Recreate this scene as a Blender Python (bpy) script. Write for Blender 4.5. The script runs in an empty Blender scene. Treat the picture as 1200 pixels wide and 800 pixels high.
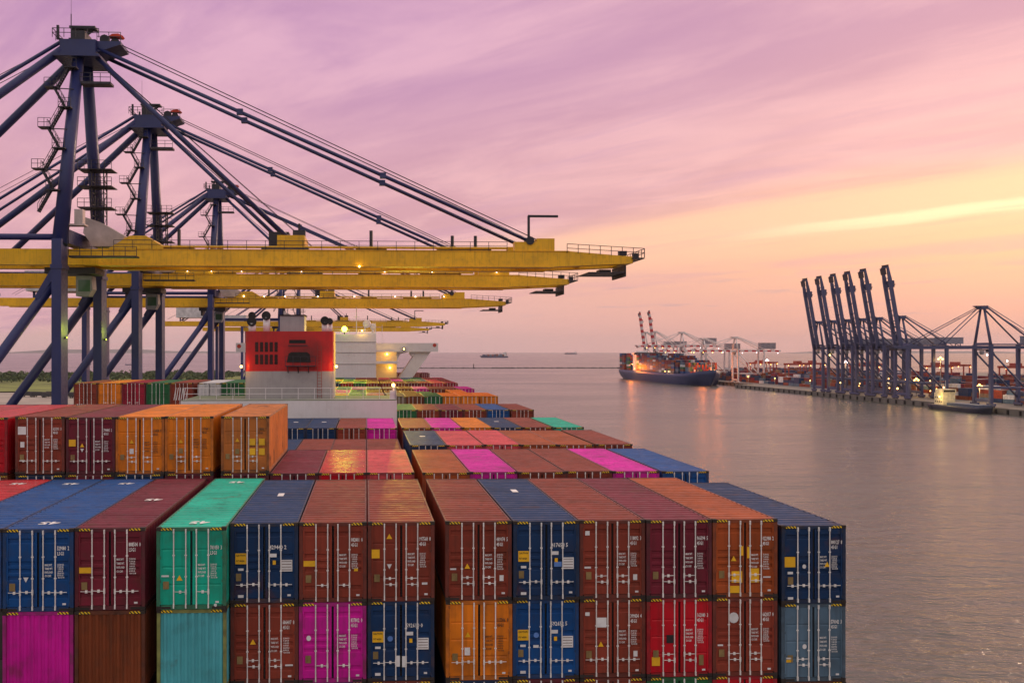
import bpy, math, random
from mathutils import Vector, Matrix
random.seed(11)
R = math.radians
SC = bpy.context.scene
COL = SC.collection
ZC = 40.0                                   # camera height above the water

# ------------------------------------------------------------------ camera
cam = bpy.data.cameras.new('camera')
cam.sensor_fit = 'HORIZONTAL'; cam.sensor_width = 36.0
cam.lens = 35.1
cam.shift_x = 0.09455; cam.shift_y = 0.00938
cam.clip_start = 0.5; cam.clip_end = 90000
camo = bpy.data.objects.new('camera', cam); COL.objects.link(camo)
camo.location = (0, 0, ZC); camo.rotation_euler = (R(90), 0, R(-2.815))
SC.camera = camo

# ------------------------------------------------------------------ sky
SUN_AZ = R(36)                              # clockwise from +Y
SUN_EL = R(7.5)
wd = bpy.data.worlds.new('World'); SC.world = wd; wd.use_nodes = True
def build_world():
    nt = wd.node_tree; nt.nodes.clear()
    N = lambda t, **k: _n(nt, t, k)
    L = nt.links.new
    out = N('ShaderNodeOutputWorld'); bg = N('ShaderNodeBackground')
    bg.inputs[1].default_value = 1.0
    L(bg.outputs[0], out.inputs[0])
    tc = N('ShaderNodeTexCoord')
    sep = N('ShaderNodeSeparateXYZ'); L(tc.outputs['Generated'], sep.inputs[0])
    def M(op, a, b=None, c=None, clamp=False):
        m = N('ShaderNodeMath'); m.operation = op; m.use_clamp = clamp
        for i, q in enumerate((a, b, c)):
            if q is None: continue
            if isinstance(q, (int, float)): m.inputs[i].default_value = q
            else: L(q, m.inputs[i])
        return m.outputs[0]
    def ramp(fac, pts, interp='LINEAR'):
        r = N('ShaderNodeValToRGB'); r.color_ramp.interpolation = interp
        el = r.color_ramp.elements
        while len(el) < len(pts): el.new(0.5)
        for e, (p, c) in zip(el, pts):
            e.position = p; e.color = (*c, 1) if len(c) == 3 else c
        L(fac, r.inputs[0]); return r.outputs[0]
    def mix(f, a, b, mode='MIX'):
        m = N('ShaderNodeMix'); m.data_type = 'RGBA'; m.blend_type = mode
        if isinstance(f, (int, float)): m.inputs[0].default_value = f
        else: L(f, m.inputs[0])
        for i, q in ((6, a), (7, b)):
            if isinstance(q, tuple): m.inputs[i].default_value = (*q, 1)
            else: L(q, m.inputs[i])
        return m.outputs[2]
    def sstep(x, e0, e1):
        m = N('ShaderNodeMapRange'); m.interpolation_type = 'SMOOTHSTEP'
        L(x, m.inputs[0]); m.inputs[1].default_value = min(e0, e1); m.inputs[2].default_value = max(e0, e1)
        if e0 > e1: m.inputs[3].default_value = 1.0; m.inputs[4].default_value = 0.0
        return m.outputs[0]
    z = M('MAXIMUM', sep.outputs[2], 0.0)
    # clear evening air: Nishita for the dusk tint, cloud colours on top
    sky = N('ShaderNodeTexSky'); sky.sky_type = 'NISHITA'; sky.sun_disc = False
    sky.sun_elevation = SUN_EL; sky.sun_rotation = SUN_AZ
    sky.air_density = 1.6; sky.dust_density = 4.0
    grad = ramp(z, [(0.0, (.66, .41, .41)), (.03, (.76, .45, .42)), (.09, (.80, .46, .42)), (.18, (.76, .42, .46)),
                    (.32, (.57, .31, .50)), (.55, (.66, .50, .54)), (.80, (1.0, .83, .75)), (1.0, (1.04, .87, .79))])
    # position on a flat cloud layer, turned so that x runs along the streaks
    zz = M('ADD', z, 0.06)
    a = R(-38)
    ax = (math.sin(a), math.cos(a)); nx = (math.cos(a), -math.sin(a))
    def plane(v):
        s = M('ADD', M('MULTIPLY', sep.outputs[0], v[0]), M('MULTIPLY', sep.outputs[1], v[1]))
        return M('DIVIDE', s, zz)
    along, across = plane(ax), plane(nx)
    def noise(sx, sy, scale, detail, rough=.55, off=0.0, dist=0.0):
        cb = N('ShaderNodeCombineXYZ')
        L(M('MULTIPLY', along, sx), cb.inputs[0]); L(M('MULTIPLY', across, sy), cb.inputs[1]); cb.inputs[2].default_value = off
        n = N('ShaderNodeTexNoise'); n.inputs['Scale'].default_value = scale
        n.inputs['Detail'].default_value = detail; n.inputs['Roughness'].default_value = rough; n.inputs['Distortion'].default_value = dist
        L(cb.outputs[0], n.inputs['Vector']); return n.outputs[0]
    n1 = noise(.42, 1.3, 1.1, 9, .58, 3.1, .7)
    n2 = noise(.45, 2.6, 1.5, 9, .62, 7.7, .5)
    n3 = noise(.8, 1.6, 1.3, 8, .6, 1.3, .6)
    # glow round the hidden sun
    sd = (math.sin(SUN_AZ)*math.cos(SUN_EL), math.cos(SUN_AZ)*math.cos(SUN_EL), math.sin(SUN_EL))
    dp = N('ShaderNodeVectorMath'); dp.operation = 'DOT_PRODUCT'
    L(tc.outputs['Generated'], dp.inputs[0]); dp.inputs[1].default_value = sd
    glow = sstep(dp.outputs['Value'], .80, .995)
    glow2 = sstep(dp.outputs['Value'], .955, .998)
    # lower, clear part: peach, warmer towards the sun and paler just under the cloud edge
    low = mix(sstep(z, .03, .12), (.78, .40, .33), (.91, .50, .32))
    c = mix(M('MULTIPLY', glow, .92), grad, low)
    wob = M('ADD', across, M('ADD', M('MULTIPLY', M('SUBTRACT', n1, .5), .95), M('MULTIPLY', M('SUBTRACT', n2, .5), .20)))
    band = M('MULTIPLY', sstep(wob, 3.9, 4.5), M('SUBTRACT', 1.0, sstep(wob, 4.7, 6.3)))
    c = mix(M('MULTIPLY', band, M('ADD', M('MULTIPLY', glow, .85), .10)), c, (.97, .56, .39))
    # mauve wisps and dark bars low down
    st = sstep(n2, .50, .70)
    c = mix(M('MULTIPLY', st, .30), c, (.74, .37, .36))
    bar = M('MULTIPLY', sstep(wob, 5.7, 6.2), M('SUBTRACT', 1.0, sstep(wob, 6.5, 7.0)))
    c = mix(M('MULTIPLY', bar, M('MULTIPLY', sstep(n3, .40, .62), .75)), c, (.72, .38, .38))
    # mauve cloud sheet overhead: its edge runs along the streaks
    sheet = M('SUBTRACT', 1.0, sstep(wob, 3.85, 4.55))
    near_edge = mix(sstep(n3, .36, .66), (.59, .31, .39), (.78, .44, .48))
    upper = mix(sstep(n1, .38, .62), (.46, .235, .43), (.71, .40, .53))
    shade = mix(sstep(z, .12, .30), near_edge, upper)
    shade = mix(M('MULTIPLY', sstep(n2, .48, .72), .55), shade, (.52, .28, .45))
    shade = mix(sstep(z, .36, .75), shade, (1.0, .83, .75))
    c = mix(M('MULTIPLY', sheet, .86), c, shade)
    # the bright break in the cloud
    br = M('ADD', across, M('ADD', M('MULTIPLY', M('SUBTRACT', n2, .5), .42), M('MULTIPLY', M('SUBTRACT', n3, .5), .30)))
    bm = M('MULTIPLY', sstep(br, 4.88, 5.06), M('SUBTRACT', 1.0, sstep(br, 5.08, 5.34)))
    c = mix(M('MULTIPLY', bm, M('MULTIPLY', glow2, .95)), c, (1.18, .80, .52))
    # small dark scraps low down
    n4 = noise(1.3, 2.2, .8, 7, .55, 12.4)
    sc = M('MULTIPLY', sstep(n4, .58, .68), M('MULTIPLY', sstep(z, .012, .035), M('SUBTRACT', 1.0, sstep(z, .07, .10))))
    c = mix(M('MULTIPLY', sc, .50), c, (.54, .33, .38))
    # pale neutral dusk on the side away from the sun
    anti = sstep(dp.outputs['Value'], .35, -.45)
    c = mix(M('MULTIPLY', anti, .85), c, (.68, .63, .61))
    nsk = N('ShaderNodeVectorMath'); nsk.operation = 'SCALE'; L(sky.outputs[0], nsk.inputs[0]); nsk.inputs['Scale'].default_value = .10
    c = mix(.06, c, nsk.outputs[0])
    L(c, bg.inputs[0])
def _n(nt, t, k):
    n = nt.nodes.new(t)
    for a, b in k.items(): setattr(n, a, b)
    return n
build_world()

sl = bpy.data.lights.new('sun', 'SUN'); sl.energy = 1.3; sl.angle = R(14); sl.color = (1.0, .66, .42)
so = bpy.data.objects.new('sun', sl); COL.objects.link(so)
so.rotation_euler = (R(90) - R(16), 0, -SUN_AZ + R(180) - R(14))
vs = SC.view_settings
vs.view_transform = 'Standard'; vs.look = 'None'; vs.exposure = 0.22; vs.gamma = 1.0; vs.use_curve_mapping = False
SC.cycles.max_bounces = 6; SC.cycles.volume_bounces = 0
SC.cycles.use_denoising = True; SC.cycles.sample_clamp_indirect = 3.0; SC.cycles.sample_clamp_direct = 6.0

# ------------------------------------------------------------------ helpers
class MB:
    def __init__(s): s.v = []; s.f = []; s.m = []; s.s = []
    def face(s, idx, m=0, sm=False): s.f.append(idx); s.m.append(m); s.s.append(sm)
    def box(s, x0, x1, y0, y1, z0, z1, m=0):
        b = len(s.v)
        s.v += [(x, y, z) for z in (z0, z1) for y in (y0, y1) for x in (x0, x1)]
        for q in ((0,2,3,1),(4,5,7,6),(0,1,5,4),(2,6,7,3),(0,4,6,2),(1,3,7,5)): s.face([b+i for i in q], m)
        return s
    def prism(s, pts, axis, a0, a1, m=0):
        """polygon pts (2-D) extruded along axis from a0 to a1"""
        b = len(s.v); n = len(pts)
        for a in (a0, a1):
            for p, q in pts:
                s.v.append({'x': (a, p, q), 'y': (p, a, q), 'z': (p, q, a)}[axis])
        s.face(list(range(b+n-1, b-1, -1)), m); s.face(list(range(b+n, b+2*n)), m)
        for i in range(n): s.face([b+i, b+(i+1) % n, b+n+(i+1) % n, b+n+i], m)
        return s
    def _frame(s, p, q, up=(0,0,1)):
        d = (q-p).normalized(); u = Vector(up)
        if abs(d.dot(u)) > .95: u = Vector((1,0,0)) if abs(d.x) < .9 else Vector((0,1,0))
        a = d.cross(u).normalized(); return d, a, a.cross(d).normalized()
    def tube(s, p, q, r, n=6, m=0, r2=None, cap=True):
        p, q = Vector(p), Vector(q)
        if (q-p).length < 1e-5: return s
        d, a, c = s._frame(p, q); r2 = r if r2 is None else r2; b = len(s.v)
        for o, rr in ((p, r), (q, r2)):
            for i in range(n):
                t = 2*math.pi*(i+.5)/n; s.v.append(tuple(o + a*rr*math.cos(t) + c*rr*math.sin(t)))
        for i in range(n): s.face([b+i, b+(i+1) % n, b+n+(i+1) % n, b+n+i][::-1], m, n > 6)
        if cap: s.face(list(range(b, b+n)), m); s.face(list(range(b+2*n-1, b+n-1, -1)), m)
        return s
    def beam(s, p, q, w, h, m=0, w2=None, h2=None):
        p, q = Vector(p), Vector(q); d, a, c = s._frame(p, q); b = len(s.v)
        for o, ww, hh in ((p, w, h), (q, w2 or w, h2 or h)):
            for i, j in ((-1,-1),(1,-1),(1,1),(-1,1)): s.v.append(tuple(o + a*(ww/2*i) + c*(hh/2*j)))
        for i in range(4): s.face([b+i, b+(i+1) % 4, b+4+(i+1) % 4, b+4+i][::-1], m)
        s.face([b, b+1, b+2, b+3], m); s.face([b+7, b+6, b+5, b+4], m)
        return s
    def ball(s, c, r, n=8, m=0):
        c = Vector(c); b = len(s.v); k = n//2
        s.v.append(tuple(c - Vector((0,0,r))))
        for j in range(1, k):
            t = -math.pi/2 + math.pi*j/k
            for i in range(n):
                f = 2*math.pi*i/n; s.v.append(tuple(c + Vector((math.cos(f)*math.cos(t), math.sin(f)*math.cos(t), math.sin(t)))*r))
        s.v.append(tuple(c + Vector((0,0,r)))); e = len(s.v)-1
        for i in range(n):
            s.face([b, b+1+(i+1) % n, b+1+i], m, True); s.face([e, e-n+i, e-n+(i+1) % n], m, True)
            for j in range(k-2):
                o = b+1+j*n; s.face([o+i, o+(i+1) % n, o+n+(i+1) % n, o+n+i], m, True)
        return s
    def rail(s, p, q, h=1.1, step=2.5, r=.04, m=0, bars=2):
        p, q = Vector(p), Vector(q); n = max(1, round((q-p).length/step)); up = Vector((0,0,h))
        for i in range(n+1):
            o = p.lerp(q, i/n); s.tube(o, o+up, r, 4, m)
        for k in range(bars):
            u = up*(1-k*.48); s.tube(p+u, q+u, r, 4, m)
        return s
    def mesh(s, name):
        me = bpy.data.meshes.new(name); me.from_pydata(s.v, [], s.f)
        me.polygons.foreach_set('material_index', s.m); me.polygons.foreach_set('use_smooth', s.s); me.update()
        return me
    def build(s, name, mats, parent=None, loc=(0,0,0), rot=(0,0,0)):
        return put(name, s.mesh(name), mats, parent, loc, rot)
def put(name, me, mats, parent=None, loc=(0,0,0), rot=(0,0,0)):
    if not isinstance(mats, (list, tuple)): mats = [mats]
    if len(me.materials) == 0:
        for mt in mats: me.materials.append(mt)
    o = bpy.data.objects.new(name, me); COL.objects.link(o)
    for i, mt in enumerate(mats):
        if me.materials[i] is not mt:
            o.material_slots[i].link = 'OBJECT'; o.material_slots[i].material = mt
    o.location = loc; o.rotation_euler = rot; o.parent = parent
    return o
def empty(name, loc=(0,0,0), rz=0.0, parent=None):
    o = bpy.data.objects.new(name, None); COL.objects.link(o); o.location = loc; o.rotation_euler = (0,0,rz); o.parent = parent
    o.empty_display_size = .5
    return o
def tag(o, label=None, cat=None, group=None, kind=None):
    if label: o['label'] = label
    if cat: o['category'] = cat
    if group: o['group'] = group
    if kind: o['kind'] = kind
    return o
def copy_tree(o, parent=None):
    c = o.copy(); COL.objects.link(c); c.parent = parent
    for ch in list(o.children): copy_tree(ch, c)
    return c

# ------------------------------------------------------------------ materials
MATS = {}
def mat(name, col, rough=.5, metal=0.0, var=.25, scale=.6, dirt=0.0, dirtcol=(.05,.035,.025), streak=0.0, top=0.0,
        topcol=(.42,.36,.36), emit=0.0, spec=.5, bump=0.0, bscale=4.0, rvar=.10, rustpatch=0.0, stripes=None):
    if name in MATS: return MATS[name]
    m = bpy.data.materials.new(name); m.use_nodes = True; MATS[name] = m
    nt = m.node_tree; b = nt.nodes['Principled BSDF']; L = nt.links.new
    b.inputs['Roughness'].default_value = rough; b.inputs['Metallic'].default_value = metal
    b.inputs['Specular IOR Level'].default_value = spec
    b.inputs['Base Color'].default_value = (*col, 1)
    if emit:
        b.inputs['Emission Color'].default_value = (*col, 1); b.inputs['Emission Strength'].default_value = emit
        return m
    N = lambda t: nt.nodes.new(t)
    tc = N('ShaderNodeTexCoord'); oi = N('ShaderNodeObjectInfo')
    off = N('ShaderNodeMath'); off.operation = 'MULTIPLY'; off.inputs[1].default_value = 97.0; L(oi.outputs['Random'], off.inputs[0])
    add = N('ShaderNodeVectorMath'); L(tc.outputs['Object'], add.inputs[0]); L(off.outputs[0], add.inputs[1])
    def noise(sc, detail=5, vec=None, stretch=None):
        n = N('ShaderNodeTexNoise'); n.inputs['Scale'].default_value = sc; n.inputs['Detail'].default_value = detail
        v = vec or add.outputs[0]
        if stretch:
            mu = N('ShaderNodeVectorMath'); mu.operation = 'MULTIPLY'; L(v, mu.inputs[0]); mu.inputs[1].default_value = stretch; v = mu.outputs[0]
        L(v, n.inputs['Vector']); return n.outputs[0]
    def rng(x, a, c, lo=0.0, hi=1.0):
        r = N('ShaderNodeMapRange'); L(x, r.inputs[0]); r.inputs[1].default_value = a; r.inputs[2].default_value = c
        r.inputs[3].default_value = lo; r.inputs[4].default_value = hi; return r.outputs[0]
    def mul(x, y):
        k = N('ShaderNodeMath'); k.operation = 'MULTIPLY'; L(x, k.inputs[0])
        if isinstance(y, (int, float)): k.inputs[1].default_value = y
        else: L(y, k.inputs[1])
        return k.outputs[0]
    def mix(f, a, c):
        k = N('ShaderNodeMix'); k.data_type = 'RGBA'
        L(f, k.inputs[0])
        for i, q in ((6, a), (7, c)):
            if isinstance(q, tuple): k.inputs[i].default_value = (*q, 1)
            else: L(q, k.inputs[i])
        return k.outputs[2]
    base = tuple(col)
    if stripes:
        axis, period, c2 = stripes
        sp = N('ShaderNodeSeparateXYZ'); L(tc.outputs['Object'], sp.inputs[0])
        if axis == 'd':
            q = N('ShaderNodeMath'); q.operation = 'ADD'; L(sp.outputs[0], q.inputs[0]); L(sp.outputs[2], q.inputs[1]); src = q.outputs[0]
        else: src = sp.outputs['xyz'.index(axis)]
        dv = N('ShaderNodeMath'); dv.operation = 'DIVIDE'; L(src, dv.inputs[0]); dv.inputs[1].default_value = period
        fr = N('ShaderNodeMath'); fr.operation = 'FRACT'; L(dv.outputs[0], fr.inputs[0])
        gt = N('ShaderNodeMath'); gt.operation = 'GREATER_THAN'; L(fr.outputs[0], gt.inputs[0]); gt.inputs[1].default_value = .5
        base = mix(gt.outputs[0], base, tuple(c2))
    lo = tuple(c*(1-var) for c in col); hi = tuple(min(1, c*(1+var)) for c in col)
    n1 = noise(scale, 6)
    if stripes: c = base
    else: c = mix(rng(n1, .3, .7), lo, hi)
    if streak:
        n2 = noise(1.0, 5, None, (5.0, 5.0, .35))
        c = mix(mul(rng(n2, .52, .80), streak), c, tuple(x*.30 + y*.4 for x, y in zip(col, dirtcol)))
    if dirt:
        n3 = noise(1.7, 8)
        c = mix(mul(rng(n3, .50, .78), dirt), c, dirtcol)
    if rustpatch:
        n5 = noise(.75, 9)
        c = mix(mul(rng(n5, .62, .70), rustpatch), c, (.10, .035, .014))
    if top:
        ge = N('ShaderNodeNewGeometry'); s2 = N('ShaderNodeSeparateXYZ'); L(ge.outputs['Normal'], s2.inputs[0])
        n4 = noise(.9, 7, None, (.30, 4.5, 1.0)); n6 = noise(2.4, 6)
        c = mix(mul(rng(s2.outputs[2], .6, .95), mul(rng(n4, .34, .68, .0, 1.0), top)), c, topcol)
        c = mix(mul(rng(s2.outputs[2], .6, .95), mul(rng(n6, .58, .74), .50)), c, tuple(x*.35 for x in col))
    tn = N('ShaderNodeHueSaturation'); L(c, tn.inputs['Color']); L(rng(oi.outputs['Random'], 0, 1, .93, 1.10), tn.inputs['Value']); c = tn.outputs[0]
    L(c, b.inputs['Base Color'])
    rr = rng(noise(2.2, 4), .3, .7, max(.05, rough-rvar), min(1, rough+rvar)); L(rr, b.inputs['Roughness'])
    if bump:
        bp = N('ShaderNodeBump'); bp.inputs['Strength'].default_value = bump; bp.inputs['Distance'].default_value = .02
        L(noise(bscale, 5), bp.inputs['Height']); L(bp.outputs[0], b.inputs['Normal'])
    return m

PAL = {  # real paint colours of the containers
 'brown-red': (.240,.042,.024), 'maroon': (.165,.016,.032), 'navy': (.008,.036,.110), 'blue': (.006,.070,.25), 'teal': (.008,.40,.27),
 'magenta': (.62,.010,.33), 'orange': (.74,.205,.012), 'red': (.50,.010,.022), 'rust-orange': (.37,.075,.018), 'grey-blue': (.095,.165,.235),
 'light teal': (.085,.42,.47), 'green': (.022,.15,.055), 'white': (.66,.66,.68), 'brown': (.20,.050,.018), 'yellow': (.80,.40,.02),
 'pink-red': (.58,.070,.085), 'salmon': (.62,.20,.13), 'grey-brown': (.22,.15,.10), 'crimson': (.30,.012,.035), 'weathered orange': (.52,.165,.035)}
def paint(c):
    worn = c in ('weathered orange', 'teal', 'light teal', 'grey-blue')
    return mat('paint_' + c.replace(' ', '_').replace('-', '_'), PAL[c], rough=.22 if c == 'red' else .50, spec=.22, rvar=.02 if c == 'red' else .10, var=.26, scale=.38, dirt=.34, streak=.6,
               top=.26, topcol=tuple(min(1, 1.35*x + .05) for x in PAL[c]), rustpatch=.80 if worn else .45, bump=.10 if c != 'red' else .03, bscale=1.1)
def frame_paint(c):
    if c == 'light teal': k = (.22,.24,.07)
    elif c == 'teal': k = (.03,.20,.11)
    else: k = tuple(x*.62 for x in PAL[c])
    return mat('frame_' + c.replace(' ', '_').replace('-', '_'), k, rough=.55, var=.3, scale=2.5, dirt=.6, streak=.4, rustpatch=.5)
STEEL = mat('galvanised_steel', (.78,.76,.73), .5, 0, var=.10, dirt=.18)
GASKET = mat('black_rubber_gasket', (.012,.012,.013), .7)
HAZ = mat('hazard_stripe_print', (.90,.60,.01), .5, stripes=('d', .12, (.015,.014,.012)))
WHITE_PRINT = mat('white_print', (.80,.79,.77), .5, dirt=.2, var=.05)
DARK_PRINT = mat('dark_print', (.10,.045,.02), .5, var=.05)
CAUTION = mat('yellow_caution_print', (.85,.47,.01), .45, var=.08, dirt=.2)
PLATE = mat('brass_data_plate', (.30,.21,.085), .40, .4, var=.2, dirt=.3)
LABELW = mat('white_label', (.72,.72,.72), .5, var=.06, dirt=.2)
LABELB = mat('pale_blue_label', (.10,.22,.55), .5)
NAVY = mat('crane_navy_paint', (.018,.027,.120), .42, var=.18, scale=.15, dirt=.15, streak=.2)
YEL = mat('crane_yellow_paint', (.82,.45,.006), .48, var=.14, scale=.2, dirt=.30, streak=.5, dirtcol=(.16,.08,.02))
DKST = mat('dark_steel', (.03,.028,.038), .5, .2)
SHIPW = mat('ship_white_paint', (.76,.74,.74), .42, var=.05, scale=.3, dirt=.14, dirtcol=(.30,.20,.13), streak=.15)
SHIPG = mat('ship_grey_paint', (.36,.35,.36), .5, var=.08, scale=.4, dirt=.15, streak=.2)
RED = mat('funnel_red_paint', (.50,.010,.010), .40, var=.12, scale=.4, streak=.25, dirt=.28, dirtcol=(.05,.012,.010))
SOOT = mat('sooty_black', (.012,.011,.011), .8)
DECK = mat('deck_paint', (.06,.055,.05), .7, dirt=.4)
HULLM = mat('hull_paint', (.02,.045,.14), .45, var=.1, streak=.3)
GLASS = mat('dark_window_glass', (.015,.02,.025), .08, spec=.8)
CONC = mat('quay_concrete', (.16,.145,.13), .85, var=.18, scale=.05, dirt=.35, dirtcol=(.10,.085,.07))
QWALL = mat('quay_wall_concrete', (.15,.135,.12), .85, var=.25, scale=.2, dirt=.5, streak=.5)
def lamp_mat(name, col, s): return mat('lamp_' + name, col, emit=s)
L_WARM = lamp_mat('warm', (1.0,.46,.12), 26); L_PINK = lamp_mat('cool', (1.0,.80,.86), 22)
L_GREEN = lamp_mat('yellow_green', (.72,1.0,.06), 14); L_YEL = lamp_mat('yellow', (1.0,.66,.16), 24)

# ------------------------------------------------------------------ sea, terrain, far land
def disc(name, rad, z, m, rings=((0,),), n=128):
    mb = MB(); rs = [60, 200, 500, 1200, 3000, 8000, rad]
    mb.v.append((0,0,z))
    for r in rs:
        for i in range(n): t = 2*math.pi*i/n; mb.v.append((r*math.cos(t), r*math.sin(t), z))
    for i in range(n):
        mb.face([0, 1+i, 1+(i+1) % n])
        for k in range(len(rs)-1):
            a = 1+k*n; mb.face([a+i, a+n+i, a+n+(i+1) % n, a+(i+1) % n])
    return mb.build(name, m)
def water_material():
    m = bpy.data.materials.new('sea_water'); m.use_nodes = True; nt = m.node_tree; L = nt.links.new
    b = nt.nodes['Principled BSDF']; b.inputs['Base Color'].default_value = (.105,.108,.092,1)
    b.inputs['IOR'].default_value = 1.333; b.inputs['Roughness'].default_value = .10
    geo = nt.nodes.new('ShaderNodeNewGeometry')
    def noise(sc, st, det, rough=.6):
        mu = nt.nodes.new('ShaderNodeVectorMath'); mu.operation = 'MULTIPLY'; L(geo.outputs['Position'], mu.inputs[0]); mu.inputs[1].default_value = st
        n = nt.nodes.new('ShaderNodeTexNoise'); n.inputs['Scale'].default_value = sc; n.inputs['Detail'].default_value = det
        n.inputs['Roughness'].default_value = rough; n.inputs['Distortion'].default_value = .4
        L(mu.outputs[0], n.inputs['Vector']); return n.outputs[0]
    def rng(x, a, c, lo, hi):
        r = nt.nodes.new('ShaderNodeMapRange'); L(x, r.inputs[0])
        for i, q in enumerate((a, c, lo, hi)): r.inputs[i+1].default_value = q
        return r.outputs[0]
    big = noise(.006, (.6, 1.6, 1), 4)
    w1 = noise(.80, (.62, 1.25, 1), 3, .5); w2 = noise(.21, (.65, 1.3, 1), 4); w3 = noise(.05, (.6, 1.4, 1), 3)
    def fma(x, k, y):
        ad = nt.nodes.new('ShaderNodeMath'); ad.operation = 'MULTIPLY_ADD'; L(x, ad.inputs[0]); ad.inputs[1].default_value = k; L(y, ad.inputs[2]); return ad.outputs[0]
    bp = nt.nodes.new('ShaderNodeBump'); bp.inputs['Distance'].default_value = .50
    L(fma(w3, 6.0, fma(w2, 2.6, w1)), bp.inputs['Height']); L(rng(big, .35, .65, .50, .72), bp.inputs['Strength'])
    L(bp.outputs[0], b.inputs['Normal'])
    L(rng(big, .35, .65, .18, .27), b.inputs['Roughness'])
    return m
WATER = water_material()
tag(disc('sea', 26500, 0, WATER), kind='structure')

def sheet(name, pts, z, m):
    mb = MB(); mb.v = [(x, y, z) for x, y in pts]; mb.face(list(range(len(pts)))); return mb.build(name, m)
# quay under the near cranes
QZ = 3.5
def slab(name, x0, x1, y0, y1, label=None):
    mb = MB(); mb.box(x0, x1, y0, y1, -6, QZ-.05, 1)
    o = mb.build(name, [CONC, QWALL])
    mb2 = MB(); mb2.box(x0+.02, x1-.02, y0+.02, y1-.02, QZ-.05, QZ, 0); mb2.build('apron_surface', [CONC], o)
    mb3 = MB()
    side = x1 if x1 < 0 else x0
    s = 1 if x1 < 0 else -1
    y = y0+6
    while y < y1-4:
        mb3.box(min(side, side+s*.9), max(side, side+s*.9), y, y+1.2, .3, QZ-.4); y += 12
    mb3.build('fender', [SOOT], o)
    mb4 = MB(); mb4.box(min(side, side-s*.6), max(side, side-s*.6), y0, y1, QZ+.005, QZ+.35); mb4.build('coping_kerb', [QWALL], o)
    return tag(o, kind='structure')
slab('quay', -420, -33.6, -80, 900)
slab('quay_opposite', 402, 1050, 300, 1070)
slab('quay_opposite', 422, 1050, 1070, 1640)

GRASS = mat('grass_field', (.15,.18,.035), .95, var=.5, scale=.02, dirt=.35, dirtcol=(.05,.065,.02))
SAND = mat('sandy_ground', (.33,.29,.25), .95, var=.2, scale=.03, dirt=.3)
def terrain():
    mb = MB(); xs = [-1500 + i*40 for i in range(37)]; ys = [896.0 + i*42 for i in range(17)]
    for y in ys:
        for x in xs:
            edge = min(1, (1600 + 40*math.sin(x*.011) - y)/60)
            z = QZ-.6 + 2.2*math.sin(x*.013+y*.007)**2 + 1.0*math.sin(x*.05)*math.sin(y*.04)
            mb.v.append((x, y, z if edge > 0 else -3))
    w = len(xs)
    for j in range(len(ys)-1):
        for i in range(w-1): mb.face([j*w+i, j*w+i+1, (j+1)*w+i+1, (j+1)*w+i], 0, True)
    tag(mb.build('terrain', GRASS), kind='structure')
    tag(sheet('sand_yard', [(-420, 700), (-60, 700), (-60, 898), (-420, 898)], QZ+.004, SAND), kind='structure')
terrain()
LEAF1 = mat('leaf_dark', (.030,.055,.018), .8, var=.4, scale=.1); LEAF2 = mat('leaf_light', (.075,.105,.030), .8, var=.4, scale=.1)
def treeline():
    rd = random.Random(4); mb = MB()
    for k in range(760):
        x = -820 + rd.random()*640; y = 1270 + rd.random()*250 - .12*x*0
        if rd.random() < .12: y = 1120 + rd.random()*150
        h = rd.uniform(3, 8.5); w = rd.uniform(4, 10)
        for q in range(34):
            a, e = rd.uniform(0, 6.28), rd.uniform(-.3, 1.2)
            c = Vector((x + w*math.cos(a)*math.cos(e)*rd.random()**.4, y + w*math.sin(a)*math.cos(e)*rd.random()**.4, QZ + h*.45 + h*.55*math.sin(e)*rd.uniform(.5, 1.1)))
            s = rd.uniform(.7, 1.9); u = Vector((rd.gauss(0,1), rd.gauss(0,1), rd.gauss(0,1))).normalized(); v = u.orthogonal().normalized()
            b = len(mb.v); mb.v += [tuple(c+u*s), tuple(c+v*s), tuple(c-u*s), tuple(c-v*s*.8)]; mb.face([b, b+1, b+2, b+3], 0 if rd.random() < .62 else 1)
    tag(mb.build('treeline', [LEAF1, LEAF2]), 'far mass of green bushes on the shore behind the blue crane legs', 'bushes', kind='stuff')
treeline()
HILLM = mat('far_hill_rock', (.10,.115,.12), .95, var=.2, scale=.001)
def hills(name, x0, x1, y, hmax, seed):
    rd = random.Random(seed); mb = MB(); n = 60; ph = [rd.uniform(0, 6) for _ in range(5)]
    for j, (dy, f) in enumerate(((-900, 0), (-450, .55), (0, 1), (700, .6), (1400, 0))):
        for i in range(n+1):
            t = i/n; h = sum(math.sin(t*(5+4*k)+ph[k])/(k+1.3) for k in range(5))*.28+.62
            h = max(0, h)*min(1, 5*t, 5*(1-t))
            mb.v.append((x0+(x1-x0)*t, y+dy, -2 + hmax*h*f))
    for j in range(4):
        for i in range(n): mb.face([j*(n+1)+i, j*(n+1)+i+1, (j+1)*(n+1)+i+1, (j+1)*(n+1)+i], 0, True)
    tag(mb.build(name, HILLM), kind='structure')
hills('hills', -7600, -2100, 21000, 120, 3)
hills('hills_opposite', 8200, 14500, 19000, 90, 8)

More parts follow.
